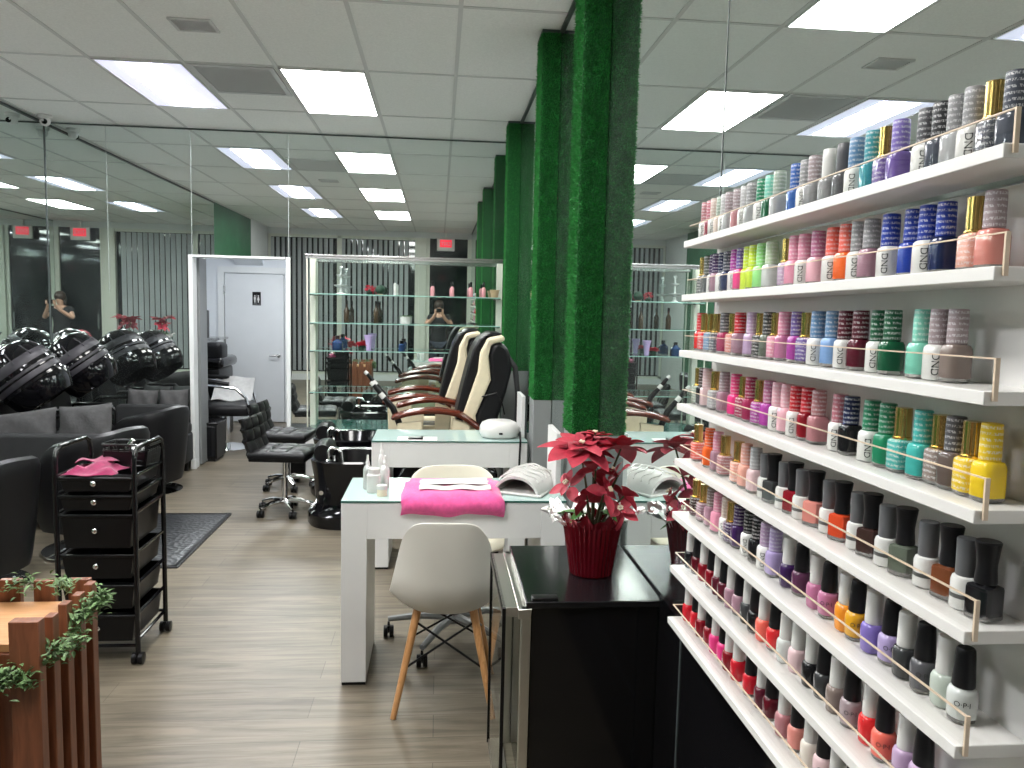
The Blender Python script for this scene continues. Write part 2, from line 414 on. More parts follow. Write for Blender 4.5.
# ================================================================== THE SETTING
struct(MB().bb(XL-.2, XR+.2, YF-.2, 10.4, -.1, 0).build('floor', 'floor', flat=True))
struct(MB().bb(XL-.2, XR+.2, YF-.2, YB+.1, H, H+.1).build('ceiling', 'ceiling', flat=True))
g = MB()
XG = [.09-.58*k for k in range(7)]; YG = [6.48-1.18*k for k in range(7)]
for x in XG: g.bb(x-.012, x+.012, YF, YB, H-.005, H)
for y in YG: g.bb(XL, XR, y-.012, y+.012, H-.0045, H)
struct(g.build('trim_1', 'tbar', flat=True))

# right wall: floor to ceiling mirror
wr = struct(MB().bb(XR+.006, XR+.1, YF, YB, 0, H).build('wall_right', 'wallpaint', flat=True))
MB().bb(XR, XR+.006, YF, YB, 0, H).build('mirror', 'mirrorR', wr, flat=True)
g = MB()
for y in (1.79, ): g.bb(XR-.0015, XR, y-.002, y+.002, .7, H)
g.build('mirror_seam', 'seam', wr, flat=True)
struct(MB().bb(XR-.012, XR, YF, YB, H-.018, H-.004).build('trim_2', 'seam', flat=True))
# left wall: mirror, then a green painted stretch near the shop front
wl = struct(MB().bb(XL-.1, XL-.006, YF, YB, 0, H).build('wall_left', 'wallpaint', flat=True))
MB().bb(XL-.006, XL, 2.14, YB, 0, H).build('mirror', 'mirror', wl, flat=True)
MB().bb(XL-.006, XL, -.2, 2.14, 0, H).build('green_panel', 'green_paint', wl, flat=True)
MB().bb(XL-.006, XL, YF, -.2, 0, H).build('pale_panel', 'wallpaint', wl, flat=True)
struct(MB().bb(XL, XL+.012, 2.14, YB, H-.022, H-.006).build('trim_3', 'seam', flat=True))
# back wall: mirror with a doorway
DX0, DX1, DZ = -2.225, -1.36, 1.935
wb = struct(MB().bb(XL-.1, DX0, YB+.006, YB+.1, 0, H).bb(DX1, XR+.1, YB+.006, YB+.1, 0, H).bb(DX0, DX1, YB+.006, YB+.1, DZ, H).build('wall_back', 'corrwall', flat=True))
MB().bb(XL, DX0, YB, YB+.006, 0, H).bb(DX1, XR, YB, YB+.006, 0, H).bb(DX0, DX1, YB, YB+.006, DZ, H).build('mirror', 'mirror', wb, flat=True)
g = MB()
for x in (DX0+.02, DX1, -2.92): g.bb(x-.002, x+.002, YB-.0012, YB, DZ if x > -2.5 else 1.6, H-.02)
g.build('mirror_seam', 'seamlight', wb, flat=True)
struct(MB().bb(XL, XR, YB-.008, YB, H-.016, H-.006).build('trim_4', 'seam', flat=True))
struct(MB().bb(XL, XL+.006, YB-.006, YB, 0, H).build('trim_5', 'seam', flat=True))
# doorway casing
struct(MB().bb(DX0-.012, DX0+.026, YB-.018, YB+.1, 0, DZ+.01).bb(DX0-.016, DX0+.032, YB-.024, YB+.02, 0, .09)
       .bb(DX1-.022, DX1+.014, YB-.018, YB+.1, 0, DZ+.01).bb(DX0+.022, DX1-.03, YB-.018, YB+.1, DZ-.012, DZ+.01).build('trim_6', 'doorframe', bevel=.003))

# corridor behind the doorway
CX0, CX1, CY, CZ = -2.99, -.95, 10.2, 2.35
struct(MB().bb(CX0-.1, CX1+.1, CY, CY+.1, 0, CZ).build('wall_corridor_back', 'corrwall', flat=True))
struct(MB().bb(CX0-.1, CX0, YB+.1, CY, 0, CZ).build('wall_corridor_left', 'corrwall', flat=True))
struct(MB().bb(CX1, CX1+.1, YB+.1, CY, 0, CZ).build('wall_corridor_right', 'corrwall', flat=True))
struct(MB().bb(CX0-.1, CX1+.1, YB+.1, CY+.1, CZ, CZ+.05).build('ceiling_corridor', 'corrwall', flat=True))
d1 = struct(MB().bb(-2.70, -1.97, CY-.045, CY-.005, .01, 1.895).build('door_1', 'door', bevel=.003))
hd = MB().lathe([(.026, 0), (.026, .008), (.02, .012)], (0,0,0), 16, axis='Y')
hd.tube([(0,.01,0), (0,.045,0), (-.02,.05,0), (-.105,.05,0)], [.009, .009, .009, .007], 8)
o = MB().lathe([(.026, 0), (.026, -.008), (.018, -.012)], (-2.035, CY-.045, .865), 16, axis='Y').tube([(-2.035, CY-.05, .865), (-2.035, CY-.09, .865), (-2.06, CY-.095, .865), (-2.145, CY-.095, .862)], [.010, .010, .010, .008], 8).build('door_handle', 'steel', d1)
g = MB()
for z in (.25, 1.0, 1.65): g.bb(-2.715, -2.69, CY-.052, CY-.03, z, z+.09)
g.build('hinge', 'steel', d1)
struct(MB().bb(-2.79, -2.71, CY-.03, CY, 0, 1.98).bb(-1.96, -1.89, CY-.03, CY, 0, 1.98).bb(-2.71, -1.96, CY-.03, CY, 1.905, 1.98).build('trim_7', 'doorframe', bevel=.004))

# shop front behind the camera, seen only in the mirrors
struct(MB().bb(XL-.1, XR+.1, YF-.15, YF, 2.93, H).bb(XL-.1, XR+.1, YF-.15, YF, 0, .12).build('wall_front', 'wallpaint', flat=True))
def window(name, x0, x1, z0=.12, z1=2.93):
    w = struct(MB().bb(x0, x1, YF-.10, YF-.08, z0, z1).build(name, 'nightglass', flat=True))
    f = MB().bb(x0, x0+.05, YF-.12, YF-.02, z0, z1).bb(x1-.05, x1, YF-.12, YF-.02, z0, z1).bb(x0, x1, YF-.12, YF-.02, z0, z0+.05).bb(x0, x1, YF-.12, YF-.02, z1-.05, z1)
    f.build('window_frame', 'mullion', w, flat=True); return w
window('window_1', XL, -2.02); window('window_2', -2.02, -.42)
struct(MB().bb(-.50, -.27, YF-.14, YF+.02, 0, 2.93).build('trim_8', 'mullion', bevel=.005))
dr = struct(MB().bb(-.25, .62, YF-.08, YF-.06, .05, 2.93).build('door_2', 'nightglass', flat=True))
MB().bb(-.27, -.20, YF-.11, YF-.03, 0, 2.93).bb(.57, .65, YF-.11, YF-.01, 0, 2.93).bb(-.27, .62, YF-.11, YF-.03, 0, .12).build('door_frame', 'mullion', dr, flat=True)
MB().bb(-.16, -.13, YF-.05, YF-.01, .95, 1.25).build('door_handle', 'steel', dr)
def blinds(x0, x1, label):
    t = thing('vertical_blind', label, 'blind', (0, 0, 0), group='vertical blinds of the shop front')
    MB().bb(x0, x1, YF+.01, YF+.05, 2.87, 2.925).build('head_rail', 'mullion', t)
    s = MB(); n = int((x1-x0)/.105)
    for i in range(n):
        a = .62+random.uniform(-.12, .12)
        s.box((x0+.05+i*.105, YF+.035, 1.53), (.088, .002, 2.66), a)
    s.build('slats', 'blind', t, flat=True)
blinds(-3.38, -2.06, 'grey vertical blind over the shop window farther from the entrance door')
blinds(-1.98, -.52, 'grey vertical blind over the shop window next to the entrance door')

struct(MB().bb(-2.215, -2.19, 7.40, 7.62, .01, 1.93).build('door_3', 'greypanel', bevel=.003))
# pilasters against the right mirror, turf above, grey laminate below
def pilaster(i, y, x0=.545, d=.20, zb=1.01):
    p = struct(MB().bb(x0, XR-.002, y, y+d, 0, zb).build('pilaster', 'greypanel', bevel=.003))
    t = MB().bb(x0, XR-.002, y, y+d, zb, H-.012).build('turf', 'turf_base', p, flat=True)
    b = MB(); R = random.Random(i)
    def tuft(px, py, pz, n):
        l = R.uniform(.008, .015); w = .0022
        d_ = Vector((n[0]+R.uniform(-.6, .6), n[1]+R.uniform(-.6, .6), R.uniform(-.5, .9))).normalized()
        s_ = d_.cross(Vector((R.uniform(-1, 1), R.uniform(-1, 1), R.uniform(-1, 1)))).normalized()*w
        c = Vector((px, py, pz)); b._add([c-s_, c+s_, c+d_*l], [(0, 1, 2)])
    N = 26000 if i < 2 else 9000
    for _ in range(N):
        z = R.uniform(zb+.005, H-.02)
        if R.random() < .5: tuft(R.uniform(x0, XR-.004), y, z, (0, -1))
        else: tuft(x0, R.uniform(y, y+d), z, (-1, 0))
    b.build('turf_pile', 'blade', p, flat=True)
    struct(MB().bb(x0-.004, XR-.002, y-.004, y+d, H-.02, H-.004).build('trim_9', 'seam', flat=True))
    return p
pilaster(0, 3.06, .542, zb=1.02); pilaster(1, 4.36); pilaster(2, 6.45)

# black lower wall under the polish shelves
struct(MB().bb(XR-.012, XR-.0005, .2, 2.09, 0, .72).build('wall_lower_right', 'blackgloss', flat=True))
struct(MB().bb(XR-.0145, XR-.012, 1.885, 1.891, 0, .70).bb(XR-.0145, XR-.012, .2, 1.888, .30, .306).build('trim_10', 'seam', flat=True))

# ------------------------------------------------------------------ ceiling things
def troffer(x0, x1, y0, y1, dim, label):
    t = thing('ceiling_light', label, 'ceiling light', ((x0+x1)/2, (y0+y1)/2, H), group='troffer lights in the ceiling grid')
    a, b = (x1-x0)/2, (y1-y0)/2
    MB().bb(-a, -a+.012, -b, b, -.012, -.001).bb(a-.012, a, -b, b, -.012, -.001).bb(-a, a, -b, -b+.012, -.012, -.001).bb(-a, a, b-.012, b, -.012, -.001).build('frame', 'white', t, flat=True)
    MB().bb(-a+.012, a-.012, -b+.012, b-.012, -.007, -.002).build('diffuser', 'light_dim' if dim else 'light', t, flat=True)
    if dim: MB().bb(-a*.50, a*.50, -b+.06, b-.06, -.010, -.0075).build('lens', 'light_bright', t, flat=True)
rows = [(5.31, 6.47), (2.95, 4.11), (.59, 1.75)]
ra = ['in the row nearest the back mirror', 'in the middle row of the ceiling', 'in the row nearest the shop front']
for (y0, y1), r in zip(rows, ra):
    troffer(-1.058, -.502, y0, y1, False, 'evenly lit white ceiling light, '+r)
    troffer(-2.218, -1.662, y0, y1, True, 'bluish ceiling light with bright centre strip, '+r)
t = thing('ceiling_light', 'added ceiling light panel, out of view, brightening the corridor before the restroom door', 'ceiling light', (-1.9, 8.9, CZ))  # added out of view to brighten the corridor
MB().bb(-.3, .3, -.15, .15, -.03, -.002).build('housing', 'white', t, flat=True)
MB().bb(-.28, .28, -.13, .13, -.036, -.0305).build('diffuser', 'corrfill', t, flat=True)
t = thing('air_vent', 'small grey louvred air vent in the ceiling near the top edge', 'air vent', (-1.37, 4.60, H))
MB().bb(-.115, .115, -.095, -.08, -.012, -.001).bb(-.115, .115, .08, .095, -.012, -.001).bb(-.115, -.10, -.08, .08, -.012, -.001).bb(.10, .115, -.08, .08, -.012, -.001).build('frame', 'tbar', t, flat=True)
g = MB()
for k in range(9): g.box((0, -.07+k*.0175, -.006), (.2, .017, .002), rx=.18)
g.build('louvres', 'ventgrey', t, flat=True)
t = thing('air_vent', 'large dark return air grille between two ceiling lights', 'air vent', (-1.365, 5.65, H))
MB().bb(-.275, .275, -.335, -.30, -.012, -.001).bb(-.275, .275, .30, .335, -.012, -.001).bb(-.275, -.24, -.30, .30, -.012, -.001).bb(.24, .275, -.30, .30, -.012, -.001).build('frame', 'ventgrey', t, flat=True)
g = MB()
for k in range(24): g.box((0, -.29+k*.025, -.006), (.48, .0245, .002), rx=.15)
g.build('louvres', 'ventgrey', t, flat=True)
t = thing('security_camera', 'white turret security camera at the ceiling corner by the left mirror', 'camera', (-3.30, 7.0, H))
MB().lathe([(.055, 0), (.055, -.02), (.045, -.03)], n=20).build('base', 'white', t)
MB().ball((0,0,-.05), .042, 16, 10).build('housing', 'white', t)
MB().lathe([(.022, .0), (.022, .006), (.012, .008)], (.012, -.040, -.06), 14, axis='Y', rz=0).build('lens', 'blackgloss', t)

t = thing('restroom_sign', 'black restroom sign with white man and woman figures on the grey door', 'sign', (-2.305, CY-.0455, 1.585))
MB().bb(-.052, .052, -.004, 0, -.085, .085).build('plate', 'blackplastic', t)
g = MB()
for s in (-1, 1):
    x = s*.022
    g.lathe([(.0085, -.0045), (.0085, -.0055)], (x, 0, .035), 14, axis='Y')
    if s < 0: poly = [(x-.012, .022), (x+.012, .022), (x+.012, -.012), (x+.008, -.012), (x+.008, -.05), (x-.008, -.05), (x-.008, -.012), (x-.012, -.012)]
    else: poly = [(x-.007, .022), (x+.007, .022), (x+.015, -.02), (x+.007, -.02), (x+.006, -.05), (x-.006, -.05), (x-.007, -.02), (x-.015, -.02)]
    g.prism(poly, -.0055, -.0042, 'Y')
g.bb(-.0008, .0008, -.0055, -.0042, -.06, .05)
g.build('figures', 'white', t, flat=True)
tm = text_mesh('lettering', 'RESTROOM', .016, 'white'); l = link('lettering', tm, t, (0, -.0048, -.070)); l.rotation_euler = (PI/2, 0, 0)
t = thing('exit_sign', 'red exit sign in white housing hanging above the entrance door', 'sign', (.12, YF+.06, 2.80))
MB().rbox((0,0,0), (.36, .05, .25), .012).build('housing', 'exitwhite', t)
MB().bb(-.12, .12, .0255, .029, -.05, .10).build('panel', 'exitred', t, flat=True)
tm = text_mesh('lettering', 'EXIT', .10, 'white'); l = link('lettering', tm, t, (0, .0295, .02)); l.rotation_euler = (PI/2, 0, PI)
MB().bb(-.02, .02, -.02, .02, .125, .245).build('mount', 'exitwhite', t)
t = MB().prism([(0, .0), (0, .13), (-.20, .13), (-.20, .10)], -.17, .17, 'X', off=(-2.40, CY-.001, 2.0)).build('wall_hood', 'corrwall', bevel=.004)
tag(t, 'pale wedge-shaped hood on the wall above the restroom door', 'wall hood')
# ================================================================== NAIL TABLES
def nail_table(y0, label):
    W, D, T = .895, .42, .757
    t = thing('nail_table', label, 'nail table', (.075, y0, 0), group='white nail tables by the turf pillars')
    MB().bb(-W/2+.10, W/2-.10, 0, D, T-.155, T-.008).build('apron', 'white', t, bevel=.002)
    for s in (-1, 1):
        x0 = -W/2 if s < 0 else W/2-.10
        l = MB().bb(x0, x0+.10, 0, D, .012, T-.008).build('leg', 'white', t, bevel=.002)
        MB().bb(x0+.003, x0+.097, .003, D-.003, 0, .012).build('foot_strip', 'blackplastic', l, flat=True)
    MB().bb(-W/2, W/2, -.002, D, T-.008, T, 0).build('glass_top', 'glasstop', t, flat=True)
    MB().bb(-W/2-.001, W/2+.001, -.0035, -.002, T-.007, T).build('glass_rim', 'glassedge', t.children[-1], flat=True)
    return t
nail_table(3.035, 'white nail table with glass top and pink towel, nearer the camera')
nail_table(4.43, 'white nail table with glass top carrying a round white lamp, by pedicure chairs')
def divider(y0, y1, label):
    t = thing('divider_board', label, 'divider board', (.508, y0, .757), group='white boards at the table ends')
    MB().bb(-.011, .011, 0, y1-y0, .0005, .252).build('board', 'white', t, bevel=.002)
    MB().bb(-.016, .016, .02, .06, 0, .012).bb(-.016, .016, y1-y0-.06, y1-y0-.02, 0, .012).build('bracket', 'steel', t)
divider(3.17, 3.43, 'white upright divider board behind the poinsettia on the nearer nail table')
divider(4.55, 4.82, 'white upright divider board on the farther nail table beside the pillar')

# table clutter ------------------------------------------------------
def puffy(u, v, X0, X1, Y0, Y1, z0, h, drop):
    x = X0+(X1-X0)*u
    e = min(u, 1-u)*2; bulge = (1-(1-min(1, e*3.2))**2)**.5
    if v < .34:
        k = v/.34; z = z0-drop*(1-k)+h*.55*bulge*math.sin(k*PI/2)
        y = Y0-.012-.030*bulge*math.sin(k*PI)
        z += .006*math.sin(u*11)*(1-k)
    else:
        k = (v-.34)/.66; y = Y0+(Y1-Y0)*k
        z = z0+h*bulge*(math.sin(PI*(.18+.82*k)))**.6 if k < .999 else z0
    return (x+.004*math.sin(v*9), y, z+.002*math.sin(u*23+v*17))
t = thing('armrest_cushion', 'hand rest cushion wrapped in a pink towel on the nearer nail table', 'cushion', (.065, 3.035, .757))
MB().grid(lambda u, v: puffy(u, v, -.205, .205, -.005, .33, .005, .030, .060), 36, 30, th=.004).build('pink_towel', 'pink', t)
MB().rbox((0, .17, .014), (.36, .26, .027), .012).build('pad', 'pink', t)
pt = thing('paper_towel', 'folded white paper towel lying on the pink towel', 'paper towel', (.075, 3.14, .7855))
MB().grid(lambda u, v: (-.145+.29*u, -.06+.16*v, .008+.004*math.sin(v*PI*2)*(.5+u)+.003*math.sin(u*13)), 24, 12, th=.002).build('sheet', 'paper', pt)
MB().grid(lambda u, v: (-.138+.275*u, .0+.11*v, .014+.004*math.sin(v*5+u*3)), 20, 8, th=.0015).build('fold', 'paper', pt)

def pump_bottle(x, y, hgt, r, label, body='clearbottle', top='milk', slim=.4, z=.757):
    t = thing('dispenser_bottle', label, 'bottle', (x, y, z))
    MB().lathe([(r*.9, 0), (r, .004), (r, hgt*.55), (r*.8, hgt*.66), (r*slim, hgt*.72)], n=20).build('bottle', body, t)
    MB().lathe([(r*slim*1.15, hgt*.70), (r*slim*1.15, hgt*.80), (r*slim*.8, hgt*.82), (r*slim*.5, hgt)], n=16).build('nozzle', top, t)
pump_bottle(-.288, 3.24, .145, .019, 'tall clear bottle with white nozzle at the left of the nearer table')
pump_bottle(-.240, 3.37, .175, .017, 'tallest slim white nozzle bottle at the back of the nearer table', 'milk')
pump_bottle(-.218, 3.27, .135, .020, 'white nozzle bottle beside the cream jar on the nearer table', 'milk')
t = thing('square_jar', 'frosted white square container between the nozzle bottles', 'jar', (-.258, 3.19, .757))
MB().lathe([(.026, 0), (.028, .004), (.028, .072), (.022, .078)], n=24, sq=3).build('jar', 'milk', t)
MB().lathe([(.024, .078), (.024, .098), (.021, .10)], n=20).build('lid', 'milk', t)
t = thing('cream_jar', 'small cream coloured jar in front of the white bottles', 'jar', (-.220, 3.12, .757))
MB().lathe([(.019, 0), (.020, .003), (.020, .028)], n=20).build('jar', 'cream_jar', t)
MB().lathe([(.021, .028), (.021, .043), (.019, .045)], n=20).build('lid', 'milk', t)

# arched UV lamp on the nearer table
t = thing('nail_lamp', 'white quilted arch-shaped nail drying lamp on the nearer table', 'nail lamp', (.378, 3.235, .757), rz=-.45)
def arch(u, v, r0=.098, h0=.088):
    a = PI*(u*1.04-.02); L = -.12+.24*v
    k = 1-.10*abs(v-.5)*2
    return (r0*k*math.cos(a)*(1+.14*(1-math.sin(max(0, min(PI, a))))), L, max(.002, h0*k*math.sin(a)**.85 if 0 < a < PI else .002))
MB().grid(lambda u, v: arch(u, v), 40, 12, th=-.012).build('shell', 'lampwhite', t)
sw = MB()
for j in range(5):
    v = .12+.19*j
    sw.tube([Vector(arch(.16+.68*i/14, v+.05*math.sin(i*1.1)))*1.0+Vector((0,0,.012)) for i in range(15)], .0035, 6)
sw.build('quilting', 'lampwhite', t)
MB().rbox((0, .005, .006), (.225, .27, .010), .004).build('base_plate', 'lampwhite', t)
MB().grid(lambda u, v: (.080*math.cos(PI*u), -.105+.21*v, .012+.066*math.sin(PI*u)), 24, 6).build('inner_liner', 'lampin', t)
MB().bb(-.09, .09, .105, .115, .011, .07).build('back_panel', 'lampin', t)
t = thing('nail_lamp', 'round white nail lamp on the farther nail table', 'nail lamp', (.372, 4.61, .757))
MB().lathe([(.085, 0), (.108, .006), (.120, .03), (.118, .06), (.104, .085), (.075, .098), (.0, .102)], n=40, sq=.7).build('shell', 'lampwhite', t)
MB().rbox((0, -.119, .035), (.022, .008, .012), .003).bb(-.006, .006, -.113, -.108, .052, .058).build('sensor', 'blackplastic', t)
MB().bb(-.03, .03, -.1, -.088, .078, .082).build('display', 'greypanel', t)
c = MB().tube([(.485, 4.56, .775), (.487, 4.50, .80), (.482, 4.425, .77), (.475, 4.40, .62), (.462, 4.30, .45), (.45, 4.02, .40)], .006, 6).build('power_cable', 'blackplastic')
tag(c, 'black cable hanging over the front of the farther nail table', 'cable')
t = thing('notice_card', 'small black framed card lying on paper on the farther nail table', 'card', (-.115, 4.51, .757))
MB().bb(-.115, .115, -.06, .06, 0, .0015).build('paper_sheet', 'paper', t, flat=True)
MB().rbox((-.01, 0, .006), (.085, .085, .009), .003).build('card', 'blackplastic', t)
MB().bb(-.04, .02, -.03, .03, .0106, .0112).build('card_face', 'greypanel', t, flat=True)

# ================================================================== CHAIRS
def shell_mesh(W=.40, back_h=.36, seat_d=.38, top=.36):
    """moulded bucket shell; seat front at -y, back at +y. origin at seat centre bottom"""
    def fn(u, v):
        a = (u-.5)*2
        if v < .42:
            k = v/.42; y = -seat_d*.5+seat_d*.86*k; z = .012+.022*(1-k)**3-.010*math.sin(k*PI); wid = W/2*(.84+.16*math.sin(k*PI/2)); lift = .03+.045*k; fw = .045*k*k
        else:
            k = (v-.42)/.58
            y = seat_d*.36+.055*math.sin(min(1, k*2.2)*PI/2)+.055*k; z = .012+back_h*(k**1.25)
            wid = W/2*(1.0-top*k**1.5); lift = .075*(1-k)**2; fw = .045+.045*math.sin(min(1, k*1.5)*PI/2)-.05*k*k
        e = abs(a)**2.6
        if v > .86: z -= .045*abs(a)**5*((v-.86)/.14)**1.5
        return (wid*a, y-fw*e, z+lift*e)
    return MB().grid(fn, 30, 40, th=.007)
t = thing('side_chair', 'white shell chair with splayed wooden legs in front of nearer nail table', 'chair', (.045, 2.94, 0), rz=PI-.05)
shell_mesh(.42, .375, .36, .34).build('seat_shell', 'shell', t, (0,0,.375), sub=1)
for sx in (-1, 1):
    for sy in (-1, 1):
        MB().tube([(sx*.105, sy*.085, .385), (sx*.185, sy*.182, 0)], [.0165, .011], 12).build('leg', 'legwood', t)
b = MB()
for sx in (-1, 1):
    b.tube([(sx*.118, .10, .345), (-sx*.155, .14, .17)], .0045, 6); b.tube([(sx*.118, -.10, .345), (-sx*.155, -.14, .17)], .0045, 6)
    b.tube([(sx*.118, .10, .345), (sx*.14, -.13, .23)], .0045, 6); b.tube([(sx*.118, -.10, .345), (sx*.14, .13, .23)], .0045, 6)
    b.tube([(sx*.10, -.09, .378), (sx*.10, .09, .378)], .007, 6)
b.tube([(-.11, .085, .378), (.11, .085, .378)], .007, 6); b.tube([(-.11, -.085, .378), (.11, -.085, .378)], .007, 6)
b.build('wire_bracing', 'blackplastic', t)

def caster(x, y, r=.028, rz=0):
    m = MB()
    for s in (-1, 1): m.lathe([(r*.5, -.011), (r, -.009), (r, .009), (r*.5, .011)], (x+s*.0135*math.sin(rz+PI/2), y+s*.0135*math.cos(rz+PI/2)*0, r), 14, axis='X')
    m.box((x, y, r+.012), (.014, .03, .03)); m.tube([(x, y, r+.02), (x, y, r+.045)], .006, 6)
    return m
def star_base(t, R, matl, arm_h=.085, n=5, hub_r=.028, a0=.3, drop=.02, cr=.028):
    s = MB()
    s.lathe([(hub_r, arm_h-.02), (hub_r*1.1, arm_h), (hub_r, arm_h+.03)], n=16)
    for k in range(n):
        a = a0+2*PI*k/n
        p0 = Vector((math.cos(a)*hub_r*.6, math.sin(a)*hub_r*.6, arm_h+.008)); p1 = Vector((math.cos(a)*R*.55, math.sin(a)*R*.55, arm_h+.004)); p2 = Vector((math.cos(a)*R, math.sin(a)*R, arm_h-drop))
        s.tube([p0, p1, p2], [.02, .017, .013], 8)
    s.build('star_base', matl, t)
    for k in range(n):
        a = a0+2*PI*k/n
        caster(math.cos(a)*R, math.sin(a)*R, cr).build('caster', 'blackplastic', t)
t = thing('swivel_chair', 'ivory shell swivel chair on grey castor base behind the nearer table', 'chair', (.085, 3.45, 0), rz=.05)
shell_mesh(.47, .325, .40, .18).build('seat_shell', 'shell2', t, (0, 0, .43), sub=1)
MB().tube([(0,0,.09), (0,0,.25)], .024, 14).tube([(0,0,.25), (0,0,.42)], .014, 12).build('gas_lift', 'steel', t)
MB().rbox((0, 0, .425), (.20, .20, .03), .008).tube([(.05, 0, .42), (.20, -.02, .415)], .006, 6).build('mechanism', 'blackplastic', t)
star_base(t, .30, 'greypanel', .105, a0=.42)

def tech_stool(loc, rz, label):
    t = thing('technician_stool', label, 'stool', loc, rz, 'tufted black technician stools')
    # seat faces +x
    def puff(u, v, n=3): return (abs(math.sin(n*PI*u))*abs(math.sin(n*PI*v)))**.35
    m = MB().rbox((0, 0, .452), (.42, .42, .055), .024, seg=4)
    m.grid(lambda u, v: (-.205+.41*u, -.205+.41*v, .474+.020*puff(u, v)-.012*max(abs(u-.5), abs(v-.5))**4*16), 42, 42, th=.012)
    m.build('seat', 'leather', t)
    MB().rbox((0, 0, .425), (.40, .40, .03), .01).build('seat_board', 'blackplastic', t)
    def bx(v): return -.165-.030*math.sin(min(1, v*2.5)*PI/2)-.035*v*v
    MB().grid(lambda u, v: (bx(v)+.016*puff(u, v, 3)-.010*(abs(u-.5)*2)**4, -.20+.40*u, .47+.245*v), 42, 42, th=.045).build('backrest', 'leather', t)
    MB().tube([(-.15, -.12, .425), (-.21, -.12, .435), (-.238, -.12, .50), (-.262, -.12, .64)], .011, 8).tube([(-.15, .12, .425), (-.21, .12, .435), (-.238, .12, .50), (-.262, .12, .64)], .011, 8).build('back_bracket', 'blackplastic', t)
    MB().tube([(0,0,.09), (0,0,.26)], .022, 14).tube([(0,0,.26), (0,0,.42)], .013, 12).build('gas_lift', 'chrome', t)
    star_base(t, .20, 'chrome', .085, a0=.25, cr=.026)
    MB().tube([(0, .05, .405), (.02, .2, .40), (.02, .23, .39)], .006, 6).build('lever', 'chrome', t)
    return t
s1 = tech_stool((-1.105, 5.70, 0), -.10, 'tufted black stool on chrome castors facing the nearer pedicure bowl')
s2 = copy_tree(s1, (-1.235, 6.50, 0), -.12, 'tufted black stool farther back, partly hidden behind another black stool')

